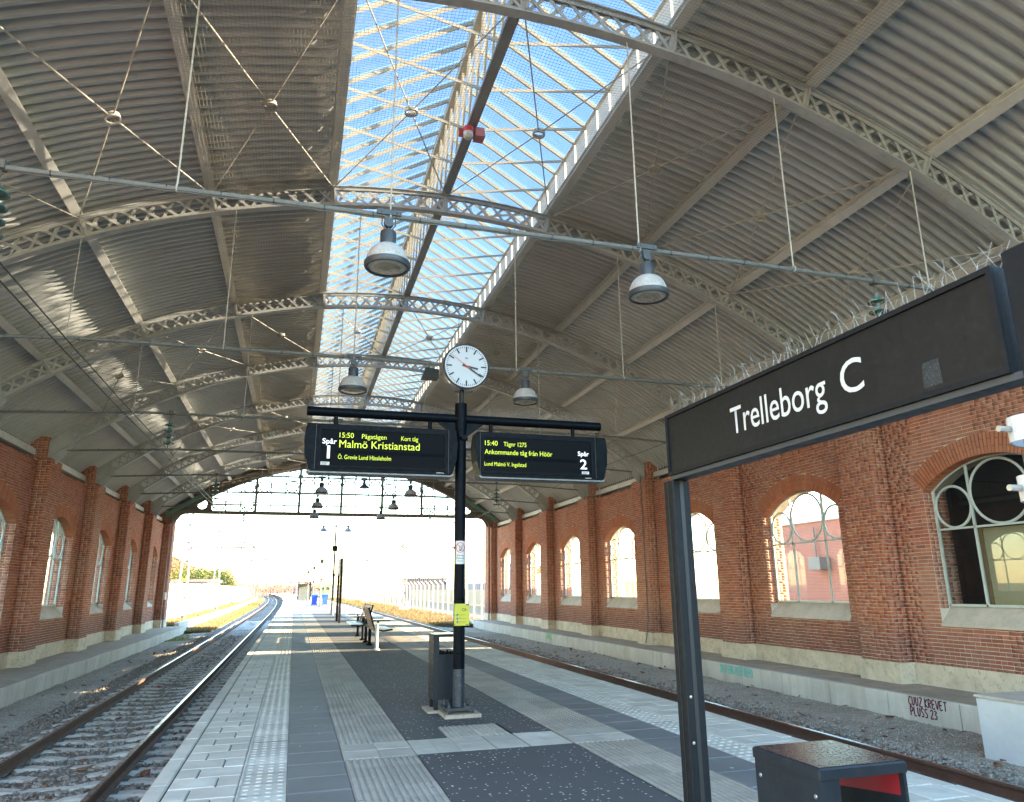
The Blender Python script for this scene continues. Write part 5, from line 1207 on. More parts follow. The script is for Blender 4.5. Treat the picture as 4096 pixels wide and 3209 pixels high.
# ------------------------------------------------------------------ litter bins
def litter_bin(x0, y0, label):
    w, d, H = 0.345, 0.36, 0.95; x1, y1 = x0+w, y0+d
    t = thing('litter_bin', label, 'bin', (x0+w/2, y0+d/2, 0)); p = 0.012
    q = B(); q.box(x0-0.07, x1+0.05, y0-0.06, y1+0.06, 0.002, 0.03); q.build('paving_slab', MT['concrete_dirty'], t)
    q = B(); q.box(x0, x0+p, y0, y1, 0.15, H-0.03); q.box(x0+p, x0+0.075, y0, y0+p, 0.15, H-0.03); q.box(x0+p, x0+0.05, y1-p, y1, 0.15, H-0.03); q.build('side_panel', MT['bin'], t)
    q = B(); q.box(x1-p, x1, y0, y1, 0.15, H-0.03); q.build('side_panel', MT['bin'], t)
    q = B(); q.box(x0+0.077, x1-p-0.002, y0+0.002, y0+0.014, 0.15, 0.70); q.build('door', MT['bin'], t)
    q = B(); q.box(x0+0.052, x1-p-0.002, y1-0.014, y1-0.002, 0.15, 0.70); q.build('back_panel', MT['bin'], t)
    q = B(); q.bbox(x0-0.006, x1+0.006, y0-0.006, y1+0.006, H-0.035, H, 0.005); l = q.build('lid', MT['bin'], t)
    q = B(); q.box(x0+0.004, x1-0.004, y0+0.004, y1-0.004, H+0.0005, H+0.0025); q.build('lid_top', MT['binlid'], l)
    q = B(); q.add([(x1-p-0.001,y0+0.02,0.84),(x1-p-0.001,y1-0.02,0.80),(x1-p-0.001,y1-0.02,0.912),(x1-p-0.001,y0+0.02,0.912)], [(0,1,2,3)]); q.build('red_panel', MT['red_panel'], t)
    q = B(); nx, ny = 14, 14
    for i in range(nx):
        for j in range(ny): q.v.append((x0+0.07+(w-0.09)*i/(nx-1), y0+0.02+(d-0.04)*j/(ny-1), 0.665+0.05*abs(math.sin(i*1.3+j*0.4))*abs(math.cos(j*1.1))+RNG.uniform(0, 0.02)+(0.03 if i in (0, nx-1) or j in (0, ny-1) else 0)))
    q.f = [(i*ny+j, (i+1)*ny+j, (i+1)*ny+j+1, i*ny+j+1) for i in range(nx-1) for j in range(ny-1)]; q.build('bin_bag', MT['bag'], t)
    q = B()
    for z in (0.22, 0.60, 0.86):
        for yy in (y0+0.03, y1-0.03): q.lathe([(0.006,-0.003),(0.008,0.0)], (x0-0.0005, yy, z), 8, 'X')
    q.build('rivets', MT['chrome'], t)['kind'] = 'stuff'
    for x in (x0+0.02, x1-0.07):
        for y in (y0+0.01, y1-0.06): q = B(); q.box(x, x+0.05, y, y+0.05, 0.03, 0.16); q.build('leg', MT['bin'], t)
    return t
MT['red_panel'] = paint('red_inner_panel', (0.32,0.012,0.02), 0.4, 0, 0.1)
litter_bin(1.685, 2.195, 'dark grey litter bin with red inner panel below the station sign')
litter_bin(1.785, 9.72, 'dark grey litter bin standing behind the foot of the clock pole')

# ------------------------------------------------------------------ station name sign beside the camera
SX = 2.13
t = thing('station_sign', 'black station name board with white lettering on two square posts', 'sign', (SX, 2.7, 0))
for y0, y1 in ((1.445, 1.565), (3.735, 3.845)):
    p = B(); p.bbox(SX-0.055, SX+0.055, y0, y1, 0.0, 2.545 if y0 < 2 else 2.133, 0.006); po = p.build('post', MT['post_grey'], t)
    c = B(); c.box(SX-0.058, SX+0.058, (y0+y1)/2-0.004, (y0+y1)/2+0.004, 0.02, 2.13); c.box(SX-0.012, SX+0.012, y0-0.002, y1+0.002, 0.02, 2.13); c.build('groove', MT['ink'], po)
    for z in (0.72, 0.95):
        c = B(); c.lathe([(0.0,-0.004),(0.008,-0.003),(0.009,0.0)], (SX-0.03, y0-0.0005, z), 8, 'Y'); c.build('bolt', MT['chrome'], po)
q = B(); q.box(SX-0.05, SX+0.05, 1.60, 3.765, 2.16, 2.515); bo = q.build('board', MT['black'], t)
for a in ((1.598, 3.767, 2.497, 2.517), (1.598, 3.767, 2.158, 2.178), (1.598, 1.618, 2.178, 2.497), (3.747, 3.767, 2.178, 2.497)):
    q = B(); q.box(SX-0.062, SX-0.049, *a); q.build('board_frame', MT['post_grey'], t)
q = B(); q.box(SX-0.045, SX+0.045, 1.57, 3.765, 2.135, 2.158); q.build('rail', MT['sign_rail'], t)
text_obj('lettering', 'Trelleborg', MT['white'], bo, (SX-0.0505, 3.105, 2.271), (0,-1,0), (0,0,1), 0.70, 0.137, 0.004)
text_obj('lettering', 'C', MT['white'], bo, (SX-0.0505, 2.318, 2.271), (0,-1,0), (0,0,1), 0.125, 0.137, 0.004)
q = B(); q.quad((SX-0.0508, 1.925, 2.195), (SX-0.0508, 1.845, 2.195), (SX-0.0508, 1.85, 2.285), (SX-0.0508, 1.92, 2.285)); q.build('sticker_residue', MT['residue'], bo)
q = B()                                       # bent wire spikes with cobwebs along the top edge
y = 1.6
while y < 3.75:
    for s in (-1, 1):
        a = Vector((SX+s*0.03, y, 2.516)); h = RNG.uniform(0.07, 0.115); e = a+Vector((s*RNG.uniform(0.0, 0.05), RNG.uniform(-0.05, 0.05), h)); q.tube(a, e, 0.0008, 3, cap=False)
        if RNG.uniform() < 0.45:
            f_ = e+Vector((RNG.uniform(-0.02, 0.02), RNG.uniform(-0.09, 0.09), RNG.uniform(-0.05, 0.01))); q.tube(e, f_, 0.0007, 3, cap=False)
    y += 0.046
for k in range(45):
    y = RNG.uniform(1.6, 3.7); q.tube((SX+RNG.uniform(-0.06, 0.06), y, 2.53+RNG.uniform(0.02, 0.1)), (SX+RNG.uniform(-0.06, 0.06), y+RNG.uniform(-0.12, 0.12), 2.53+RNG.uniform(0.0, 0.1)), 0.0005, 3, cap=False)
q.build('bird_spikes', MT['spike'], t)['kind'] = 'stuff'
for z0, z1 in ((1.915, 1.985), (1.75, 1.82)):   # white clamp bands on the near post
    c = B(); n = 14; R0 = 0.105
    for i in range(n):
        a = math.pi*(0.62+0.9*i/(n-1)); xx, yy = SX-0.04+R0*math.cos(a)*1.85, 1.47+R0*math.sin(a)*0.9
        c.v += [(xx, yy, z0), (xx, yy, z1), (xx*0.985+0.03, yy+0.008, z0), (xx*0.985+0.03, yy+0.008, z1)]
    for i in range(n-1):
        k = 4*i; c.f += [(k, k+1, k+5, k+4), (k+2, k+6, k+7, k+3), (k+1, k+3, k+7, k+5), (k, k+4, k+6, k+2)]
    cl = c.build('clamp_band', MT['white'], t); c = B(); c.tube((SX-0.27, 1.50, (z0+z1)/2), (SX-0.23, 1.50, (z0+z1)/2), 0.009, 8); c.build('clamp_bolt', MT['chrome'], cl)
# second sign further along
t = thing('station_sign', 'tall dark platform sign seen edge-on beside the lamp posts', 'sign', (SX, 37.2, 0))
for y0 in (36.1, 38.25):
    p = B(); p.box(SX-0.055, SX+0.055, y0, y0+0.12, 0.0, 2.98); p.build('post', MT['post_grey'], t)
q = B(); q.box(SX-0.05, SX+0.05, 36.24, 38.24, 2.2, 2.97); q.build('board', MT['post_grey'], t)
q = B(); q.box(SX-0.056, SX-0.051, 36.3, 38.2, 2.25, 2.56); q.box(SX-0.056, SX-0.051, 36.3, 38.2, 2.62, 2.93); q.build('panel', MT['sign_rail'], t)

# ------------------------------------------------------------------ bench with arm tables
t = thing('platform_bench', 'long platform bench with seats facing both ways, brown backrests and arm tables', 'bench', (2.14, 22.5, 0))
BX = 2.14
for y in (19.80, 21.65, 22.8, 23.85, 25.7):
    q = B(); q.lathe([(0.095, 0.0), (0.095, 0.02), (0.06, 0.045), (0.045, 0.055)], (BX, y, 0), 14); q.tube((BX, y, 0.05), (BX, y, 0.66), 0.042, 14); q.build('leg', MT['slat_and_lit_leg'] if y < 20 else MT['navy'], t, smooth=True)  # nearest leg coloured pale: the light falling on it is painted in
q = B(); q.bbox(BX-0.04, BX+0.04, 19.78, 25.75, 0.46, 0.53, 0.008); q.build('beam', MT['navy'], t)
for sg, y0, y1 in ((1, 20.1, 21.5), (-1, 23.0, 25.4)):
    for k in range(3):                           # leaning back slats
        z0, z1 = 0.53+0.17*k, 0.53+0.17*k+0.155; x0, x1 = BX-sg*(0.06+0.045*k), BX-sg*(0.06+0.045*(k+0.9))
        q = B(); q.add([(x0-0.011,y0,z0),(x0+0.011,y0,z0),(x1+0.011,y0,z1),(x1-0.011,y0,z1),(x0-0.011,y1,z0),(x0+0.011,y1,z0),(x1+0.011,y1,z1),(x1-0.011,y1,z1)], [(0,1,2,3),(7,6,5,4),(0,4,5,1),(1,5,6,2),(2,6,7,3),(3,7,4,0)]); q.build('back_slat', MT['bench_wood'], t)
    for k in range(3):
        xx = BX+sg*(0.10+0.13*k); q = B(); q.bbox(xx-0.06, xx+0.06, y0, y1, 0.485-0.008*abs(k-1), 0.51-0.008*abs(k-1), 0.006); q.build('seat_slat', MT['slat_and_lit_leg'], t)
    for y in (y0-0.035, y1+0.035):
        q = B(); q.path([(BX-sg*0.20, y, 1.06), (BX-sg*0.10, y, 0.70), (BX-sg*0.03, y, 0.50), (BX+sg*0.20, y, 0.455), (BX+sg*0.44, y, 0.485)], 0.022, 6); q.build('side_frame', MT['navy'], t)
        q = B(); xs = sorted((BX-sg*0.12, BX+sg*0.36)); q.bbox(xs[0], xs[1], y-0.16, y+0.16, 0.715, 0.738, 0.008); q.build('arm_table', MT['navy'], t)
        q = B(); q.tube((BX+sg*0.05, y, 0.48), (BX+sg*0.05, y, 0.715), 0.02, 8); q.build('arm_post', MT['navy'], t)
    q = B(); q.bar((BX-sg*0.21, y0, 1.04), (BX-sg*0.21, y1, 1.04), 0.03, 0.035); q.build('top_rail', MT['navy'], t)

# ------------------------------------------------------------------ concrete block by the track
t = thing('concrete_block', 'large pale grey concrete block beside the right-hand rail', 'block', (10.2, 6.5, -0.95))
q = B(); q.bbox(9.40, 11.05, 4.2, 8.68, -1.0, -0.035, 0.02); q.build('body', MT['block'], t)
q = B(); q.bbox(9.385, 11.05, 4.2, 8.695, -0.033, 0.0, 0.012); q.build('top_slab', MT['sill'], t)

# ------------------------------------------------------------------ graffiti strokes on the ledge
STROKES = {
 'C': [[(0.9,0.85),(0.5,1.0),(0.1,0.6),(0.15,0.2),(0.5,0.0),(0.9,0.15)]], 'U': [[(0.1,1.0),(0.1,0.3),(0.4,0.0),(0.75,0.3),(0.8,1.0)]], 'Z': [[(0.1,1.0),(0.9,0.95),(0.1,0.05),(1.05,0.0)]],
 'K': [[(0.1,1.0),(0.15,0.0)],[(0.85,1.0),(0.15,0.45),(0.9,0.0)]], 'R': [[(0.1,0.0),(0.1,1.0),(0.7,0.9),(0.65,0.55),(0.12,0.5),(0.85,0.0)]], 'E': [[(0.85,1.0),(0.1,0.95),(0.15,0.0),(0.85,0.05)],[(0.12,0.5),(0.7,0.52)]],
 'V': [[(0.05,1.0),(0.45,0.0),(0.9,1.0)]], 'T': [[(0.0,0.95),(1.0,1.0)],[(0.5,0.97),(0.5,0.0)]], 'P': [[(0.1,0.0),(0.12,1.0),(0.75,0.85),(0.7,0.5),(0.12,0.45)]], 'L': [[(0.1,1.0),(0.12,0.05),(0.8,0.0)]],
 'S': [[(0.85,0.9),(0.4,1.0),(0.1,0.75),(0.75,0.35),(0.6,0.05),(0.05,0.05)]], '2': [[(0.1,0.8),(0.5,1.0),(0.8,0.7),(0.1,0.0),(0.9,0.02)]], '3': [[(0.1,0.95),(0.8,0.85),(0.4,0.55),(0.85,0.3),(0.4,0.0),(0.05,0.1)]],
 'N': [[(0.1,0.0),(0.1,1.0),(0.75,0.0),(0.8,1.0)]], 'G': [[(0.85,0.9),(0.3,1.0),(0.05,0.4),(0.4,0.0),(0.85,0.2),(0.85,0.5),(0.5,0.5)]], 'A': [[(0.0,0.0),(0.45,1.0),(0.9,0.0)],[(0.2,0.4),(0.75,0.4)]], '0': [[(0.45,1.0),(0.1,0.6),(0.2,0.1),(0.6,0.05),(0.8,0.6),(0.45,1.0)]],
 'O': [[(0.45,1.0),(0.05,0.6),(0.15,0.1),(0.6,0.0),(0.9,0.5),(0.45,1.0)]], 'F': [[(0.1,0.0),(0.1,1.0),(0.85,0.95)],[(0.1,0.5),(0.7,0.52)]], '.': [[(0.3,0.0),(0.4,0.08)]], ' ': [], 'M': [[(0.0,0.0),(0.15,1.0),(0.45,0.3),(0.75,1.0),(0.95,0.0)]] }
def graffiti(name, lines, mat, label):
    t = thing(name, label, 'graffiti', (11.07, lines[0][1], -0.7))
    for s, y_start, z0, cw, ch, slant in lines:
        q = B(); y = y_start
        for c in s:
            for st in STROKES[c]:
                pts = []
                for i, (u, v) in enumerate(st): pts.append((11.0755, y-(u*0.85+v*slant)*cw, z0+v*ch+RNG.normal(0, ch*0.02)))
                P = [Vector(p) for p in pts]; sm = []
                for i in range(len(P)-1):
                    p0, p1, p2, p3 = P[max(i-1,0)], P[i], P[i+1], P[min(i+2,len(P)-1)]
                    for f in (0, 0.25, 0.5, 0.75): sm.append(0.5*((2*p1)+(p2-p0)*f+(2*p0-5*p1+4*p2-p3)*f*f+(3*p1-p0-3*p2+p3)*f**3))
                sm.append(P[-1])
                w = min(ch*0.19, cw*0.27)
                for a, c2 in zip(sm[:-1], sm[1:]): q.bar(a-(c2-a)*0.15, c2+(c2-a)*0.15, w, 0.002, (1,0,0))
            y -= cw*(0.98 if c != ' ' else 0.5)
        q.build('lettering', mat, t)
graffiti('graffiti_tag', [('CUUZ KREVET', 11.68, -0.635, 0.083, 0.145, 0.1), ('PLUSS 23', 11.66, -0.81, 0.083, 0.145, 0.05)], plain('maroon_spray', (0.13,0.006,0.035), 0.9), 'purple spray-painted words on the concrete ledge near the concrete block')
graffiti('graffiti_tag', [('203 FENG ASER REPO', 18.05, -0.70, 0.092, 0.20, 0.1)], plain('turquoise_spray', (0.08,0.58,0.50), 0.9), 'turquoise spray-painted tag on the concrete ledge below a brick pier')
graffiti('graffiti_tag', [('NMZ', 32.4, -0.72, 0.30, 0.26, 0.3)], plain('green_spray', (0.16,0.50,0.20), 0.7), 'green spray-painted scribble on the concrete ledge')
# down pipe and boxes on the walls
t = thing('down_pipe', 'thin dark lightning cable running down a brick pilaster to the ledge', 'cable', (PFRONT-0.02, pil_y(3)-0.3, -0.4))
q = B(); q.path([(PFRONT-0.03, pil_y(3)-0.32, 5.5), (PFRONT-0.03, pil_y(3)-0.32, 0.4), (PFRONT-0.085, pil_y(3)-0.30, -0.05), (PFRONT-0.12, pil_y(3)-0.22, -0.42)], 0.018, 6); q.build('cable', MT['iron'], t)
t = thing('junction_box', 'white cable box with hanging wires on the far end of the plain-ledge wall', 'box', (2*XC-12.02, 44.4, 1.3))
xl = 2*XC-PFRONT+0.04
q = B(); q.bbox(xl-0.02, xl+0.12, 45.9, 46.2, 1.05, 1.45, 0.02); q.build('box', MT['lamp_white'], t)
q = B()
for d in (0, 0.06): q.path([(xl+0.05, 46.0+d, 1.4), (xl+0.04, 46.05+d, 3.2), (xl+0.03, 46.1+d, 6.1)], 0.02, 6)
q.path([(xl+0.05, 46.0, 1.05), (xl+0.12, 45.9, 0.6), (xl+0.06, 45.8, 0.1), (xl+0.2, 45.6, -0.42)], 0.02, 6); q.build('cables', MT['galv'], t)
# ------------------------------------------------------------------ platform beyond the hall
def platform_lamp(x, y):
    t = thing('platform_lamp', 'tall twin-headed platform lamp post with dome shades', 'lamp post', (x, y, 0), 'twin-headed lamp posts along the open platform')
    q = B(); q.lathe([(0.16, 0.0), (0.16, 0.03), (0.075, 0.06), (0.06, 0.10)], (x, y, 0), 14); q.tube((x, y, 0.05), (x, y, 2.4), 0.075, 12, 0.07); q.tube((x, y, 2.4), (x, y, 5.5), 0.065, 12, 0.05); q.build('post', MT['lamp_post'], t, smooth=True)
    q = B(); q.tube((x-0.78, y, 5.42), (x+0.78, y, 5.42), 0.04, 8); q.build('crossarm', MT['lamp_post'], t)
    for s in (-1, 1):
        q = B(); xx = x+s*0.76; q.tube((xx, y, 5.28), (xx, y, 5.46), 0.07, 12); q.build('lamp_neck', MT['lamp_post'], t)
        q = B(); q.lathe([(0.08, 0.0), (0.16, -0.05), (0.24, -0.16), (0.26, -0.24), (0.24, -0.24)], (xx, y, 5.30), 18); q.build('lamp_shade', MT['lamp_white'], t, smooth=True)
    for z, w in ((3.85, 0.17), (2.3, 0.09)):
        q = B(); q.box(x-w, x+w, y-0.10, y+0.10, z, z+2*w*1.0); q.build('speaker_box', MT['black'], t)
    return t
LPP = platform_lamp(2.33, 47.5)
for i in range(1, 9): copy_thing(LPP, (2.33+cx(47.5+22*i)+0.0, 47.5+22*i, 0))
# blue and grey wheelie bins
def wheelie(x, y, label, grp=None):
    t = thing('recycling_bin', label, 'bin', (x, y, 0), grp)
    q = B(); q.add([(x-0.22,y-0.25,0.06),(x+0.22,y-0.25,0.06),(x+0.22,y+0.22,0.06),(x-0.22,y+0.22,0.06),(x-0.30,y-0.33,0.95),(x+0.30,y-0.33,0.95),(x+0.30,y+0.33,0.95),(x-0.30,y+0.33,0.95)], [(0,3,2,1),(4,5,6,7),(0,1,5,4),(1,2,6,5),(2,3,7,6),(3,0,4,7)]); q.build('body', MT['bin_blue'], t)
    q = B(); q.prism([(y-0.38, 0.95), (y+0.36, 0.95), (y+0.36, 1.04), (y, 1.09), (y-0.38, 1.0)], 'X', x-0.33, x+0.33); q.build('lid', MT['bin_blue'], t)
    for s in (-1, 1): q = B(); q.lathe([(0.0, -0.03), (0.09, -0.03), (0.09, 0.03), (0.0, 0.03)], (x+s*0.24, y+0.25, 0.09), 14, 'X'); q.build('wheel', MT['ink'], t)
wheelie(2.02, 76.5, 'blue recycling bin left of the lamp post on the open platform'); wheelie(3.0, 75.8, 'blue recycling bin right of the lamp post on the open platform')
wheelie(2.2, 141, 'blue recycling bin beside the platform shelter', 'blue bins by the shelter'); wheelie(1.3, 141.5, 'blue recycling bin beside the platform shelter', 'blue bins by the shelter')
# shelter
sx, sy = 2.0+cx(118), 118
t = thing('platform_shelter', 'flat-roofed glazed shelter on the open platform', 'shelter', (sx, sy, 0))
q = B(); q.box(sx-2.4, sx+2.4, sy-2, sy+9, 2.62, 2.78); q.build('roof', MT['galv'], t)
for dx in (-0.9, 0.9):
    for dy in (0.5, 3.5, 6.5): q = B(); q.box(sx+dx-0.07, sx+dx+0.07, sy+dy-0.07, sy+dy+0.07, 0, 2.62); q.build('post', MT['post_grey'], t)
for dx in (-0.9, 0.9): q = B(); q.box(sx+dx-0.01, sx+dx+0.01, sy+0.6, sy+6.4, 0.2, 2.3); q.build('glass_wall', MT['glass_dark'], t)
q = B(); q.box(sx-0.85, sx+0.85, sy+3.3, sy+3.4, 0.1, 2.4); q.build('partition', MT['galv'], t)
t = thing('yellow_sign', 'small yellow panel on a thin post in front of the shelter', 'sign', (3.2, 96, 0))
q = B(); q.tube((3.2, 96, 0), (3.2, 96, 2.3), 0.04, 8); q.build('post', MT['galv'], t); q = B(); q.box(3.0, 3.4, 95.95, 95.99, 1.7, 2.2); q.build('panel', MT['yellow'], t)
# parked trains far off
def train(x, y, L, col, label):
    t = thing('railcar', label, 'train', (x, y, -0.6)); q = B(); prof = [(-1.35,-0.2),(1.35,-0.2),(1.42,1.3),(1.3,2.7),(0.9,3.1),(-0.9,3.1),(-1.3,2.7),(-1.42,1.3)]
    q.prism([(x+a, b_) for a, b_ in prof], 'Y', y, y+L); q.build('body', MT[col], t)
    for k in range(int(L/2.2)):
        q = B(); q.box(x-1.43, x+1.43, y+0.6+2.2*k, y+2.2+2.2*k, 1.45, 2.2); q.build('window', MT['ink'], t)
    q = B(); q.box(x-1.1, x+1.1, y-0.03, y+0.02, 1.3, 2.3); q.build('windscreen', MT['ink'], t)
train(0.2, 336, 30, 'train_purple', 'purple passenger train standing far down the line')
train(10.5, 235, 24, 'train_green', 'bright green train waiting behind the shelter')

# ------------------------------------------------------------------ left side outside: retaining wall, fence, masts
t = thing('retaining_wall', 'low white concrete retaining wall along the dry verge', 'wall', (-6.4, 47, -0.8)); y = 47.7
while y < 210:
    d = 3.0; q = B(); xa, xb = -6.45+cx(y), -6.45+cx(y+d); n = 0
    q.add([(xa-0.12,y,-0.95),(xa+0.12,y,-0.95),(xa+0.12,y,-0.30),(xa-0.12,y,-0.30),(xb-0.12,y+d-0.015,-0.95),(xb+0.12,y+d-0.015,-0.95),(xb+0.12,y+d-0.015,-0.30),(xb-0.12,y+d-0.015,-0.30)], [(0,1,2,3),(7,6,5,4),(1,5,6,2),(3,2,6,7),(0,3,7,4)])
    q.build('wall_block', MT['white_wall'], t); y += d
b_ = B(); n = 0
bank = bed('bank', [-30,-12,-8.9,-6.6], [-0.5,-0.5,-0.45,-0.5], 47.4, 330, 1.5, MT['grass_soil'], 0.03, 9)
t = thing('panel_fence', 'pale concrete panel fence behind the retaining wall', 'fence', (-8.8, 48, -0.5)); y = 47.6
while y < 240:
    d = 2.5; xa, xb = -8.75+cx(y), -8.75+cx(y+d)
    q = B(); q.box(xa-0.07, xa+0.07, y-0.07, y+0.07, -0.6, 2.16); q.build('post', MT['white_wall'], t)
    for z0, z1 in ((-0.5, 0.36), (0.38, 1.22), (1.24, 2.08)):
        q = B(); q.add([(xa-0.025,y+0.07,z0),(xa+0.025,y+0.07,z0),(xa+0.025,y+0.07,z1),(xa-0.025,y+0.07,z1),(xb-0.025,y+d-0.07,z0),(xb+0.025,y+d-0.07,z0),(xb+0.025,y+d-0.07,z1),(xb-0.025,y+d-0.07,z1)], [(0,1,2,3),(7,6,5,4),(1,5,6,2),(3,2,6,7),(0,3,7,4)])
        q.build('panel', MT['white_wall'], t)
    y += d
def mast(x, y, side, H=9.0, label=None, grp=None, arms=((4.6, 3.6),)):
    t = thing('catenary_mast', label, 'mast', (x, y, -0.6), grp)
    for s in (-1, 1):
        q = B(); q.bar((x+s*0.29, y, -0.6), (x+s*0.16, y, H), 0.14, 0.10, (0,1,0)); q.build('leg', MT['mast'], t)
    z = -0.2; 
    while z < H-0.3:
        f = (z+0.6)/(H+0.6); w = 0.29-0.13*f; q = B(); q.bar((x-w, y, z), (x+w, y, z), 0.02, 0.16, (0,0,1)); q.build('batten', MT['mast'], t); z += 1.25
    for z, L in arms:
        q = B(); q.tube((x, y, z), (x+side*0.6, y, z+0.25), 0.065, 6); q.tube((x+side*0.6, y, z+0.25), (x+side*L, y, z+0.18), 0.06, 6); q.tube((x, y, z+2.2), (x+side*L, y, z+0.22), 0.055, 6)
        q.lathe([(0.05, 0), (0.07, 0.1), (0.05, 0.2)], (x+side*0.35, y, z+0.06), 8); q.tube((x+side*L*0.86, y, z+0.2), (x+side*L*0.86, y, z-0.25), 0.015, 5); q.build('cantilever', MT['mast_dark'], t)
    q = B(); q.box(x-0.17, x+0.17, y-0.06, y-0.045, 2.2, 2.36); q.build('number_plate', MT['yellow'], t)
    q = B(); q.bbox(x-0.4, x+0.4, y-0.4, y+0.4, -0.9, -0.5, 0.03); q.build('footing', MT['white_wall'], t)
    return t
lab = 'pale lattice catenary mast on the fence side of the left-hand track'
for i, y in enumerate((56, 79, 118, 160, 205, 255)): mast(-7.4+cx(y), y, 1, 8.5 if i else 9.0, lab, 'catenary masts along the panel fence', ((4.3, 4.6),))
lab = 'pale lattice catenary mast in front of the wire fence'
for i, y in enumerate((54, 82, 122, 165, 215)): mast(11.7+cx(y), y, -1, 8.5, lab, 'catenary masts along the wire fence', ((4.3, 4.4),))
# round signal lamps standing by the masts on the right
for i, y in enumerate((80, 120, 150)):
    x = 11.0+cx(y); t = thing('dwarf_signal', 'low white round signal on a short post by the wire fence', 'signal', (x, y, -0.7), 'low round signals along the wire fence')
    q = B(); q.tube((x, y, -0.7), (x, y, 0.7), 0.06, 8); q.build('post', MT['white_wall'], t); q = B(); q.lathe([(0.0,-0.04),(0.28,-0.04),(0.28,0.04),(0.0,0.04)], (x, y, 0.95), 18, 'Y'); q.build('disc', MT['white_wall'], t)
    q = B(); q.box(x+0.6, x+0.95, y-0.2, y+0.2, -0.7, 0.2); q.build('cabinet', MT['white_wall'], t)
# wire fence on the right
t = thing('wire_fence', 'tall wire fence on cranked concrete posts along the dry verge', 'fence', (12.9, 49, -0.7)); fy = [49.2+2.4*i for i in range(70)]
pm = B(); pm.box(-0.06, 0.06, -0.06, 0.06, -0.7, 1.85); pm.add([(-0.06,-0.06,1.85),(0.06,-0.06,1.85),(0.06,0.06,1.85),(-0.06,0.06,1.85),(-0.40,-0.05,2.22),(-0.30,-0.05,2.25),(-0.30,0.05,2.25),(-0.40,0.05,2.22)], [(0,1,5,4),(1,2,6,5),(2,3,7,6),(3,0,4,7),(4,5,6,7)]); pm = pm.mesh('post')
for y in fy: link('post', pm, MT['fence_post'], t, (12.9+cx(y), y, 0))
q = B(); zz = np.arange(-0.6, 1.86, 0.1)
for z in zz: q.path([(12.9+cx(y), y, z) for y in fy[::3]], 0.006, 3)
for y in np.arange(49.2, 120, 0.1):
    q.bar((12.9+cx(y), y, -0.6), (12.9+cx(y), y, 1.85), 0.008, 0.008, (0,1,0))
for k, z in enumerate((1.95, 2.08, 2.2)): q.path([(12.9-0.10-0.12*k+cx(y), y, z) for y in fy[::2]], 0.006, 3)
q.build('wire_mesh', MT['mast_dark'], t)['kind'] = 'stuff'
# concrete base wall behind the fence (pale yard wall)
q = B(); q.box(26.0, 26.3, 58, 215, -0.9, 1.25); tag(q.build('yard_wall', MT['yard_wall']), 'long pale yard wall seen through the wire fence', 'wall')

# ------------------------------------------------------------------ vegetation
def grass(name, n, fx_, y0, y1, z, h, mat, label):
    y = y0+(y1-y0)*RNG.uniform(0, 1, n)**2.0; x = fx_(n)+cxv(y); hh = h*RNG.uniform(0.4, 1.3, n)*np.clip(y/60, 1, 2.2); a = RNG.uniform(0, 6.28, n); w = 0.012*np.clip(y/40, 1, 3.5)
    lx, ly = RNG.normal(0, 0.35, n)*hh, RNG.normal(0, 0.35, n)*hh; P = np.stack([x, y, np.full(n, z)], -1); dx = np.stack([np.cos(a)*w, np.sin(a)*w, 0*w], -1)
    V = np.stack([P-dx, P+dx, P+np.stack([lx, ly, hh], -1)], 1).reshape(-1, 3); F = np.arange(3*n).reshape(-1, 3)
    o = link(name, np_mesh(name, V, F), mat); return tag(o, label, 'grass', kind='stuff')
def leafy(name, cols, trans=0.3):
    m, nt, p, out = new_mat(name); g = N(nt, 'ShaderNodeNewGeometry'); c = ramp(nt, g.outputs['Random Per Island'], [(i/(len(cols)-1), k) for i, k in enumerate(cols)])
    nt.links.new(c, p.inputs['Base Color']); p.inputs['Roughness'].default_value = 0.7; p.inputs['Specular IOR Level'].default_value = 0.2
    tr = N(nt, 'ShaderNodeBsdfTranslucent'); nt.links.new(c, tr.inputs[0]); mx = N(nt, 'ShaderNodeMixShader'); mx.inputs[0].default_value = trans
    nt.links.new(p.outputs[0], mx.inputs[1]); nt.links.new(tr.outputs[0], mx.inputs[2]); nt.links.new(mx.outputs[0], out.inputs[0]); return m
MT['dry_grass'] = leafy('dry_grass', [(0.20,0.13,0.05),(0.15,0.10,0.04),(0.24,0.17,0.075),(0.11,0.10,0.035),(0.17,0.09,0.04)])
MT['moss_grass'] = leafy('green_grass', [(0.12,0.19,0.03),(0.18,0.22,0.05),(0.22,0.20,0.07)])
MT['leaf_yellow'] = leafy('yellow_green_leaf', [(0.079, 0.091, 0.017), (0.109, 0.115, 0.022), (0.054, 0.073, 0.017), (0.129, 0.115, 0.028), (0.045, 0.067, 0.017)])
MT['leaf_green'] = leafy('dark_green_leaf', [(0.03, 0.051, 0.014), (0.05, 0.073, 0.017), (0.022, 0.036, 0.011), (0.064, 0.085, 0.022)])
MT['leaf_rust'] = leafy('rust_leaf', [(0.099, 0.061, 0.028), (0.124, 0.079, 0.039), (0.074, 0.045, 0.025), (0.109, 0.085, 0.039)])
MT['bark'] = paint('bark', (0.13,0.10,0.08), 0.9, 0, 0.3)
MT['twig'] = paint('reddish_twig', (0.17,0.095,0.075), 0.9, 0, 0.3)
grass('verge_grass', 14000, lambda n: RNG.uniform(-6.3, -4.5, n), 46.8, 150, -0.80, 0.13, MT['dry_grass'], 'dry yellow grass on the verge below the white retaining wall')
grass('verge_moss', 5000, lambda n: RNG.uniform(-6.2, -4.6, n), 40, 54, -0.86, 0.05, MT['moss_grass'], 'short green grass at the mouth of the hall beside the track')
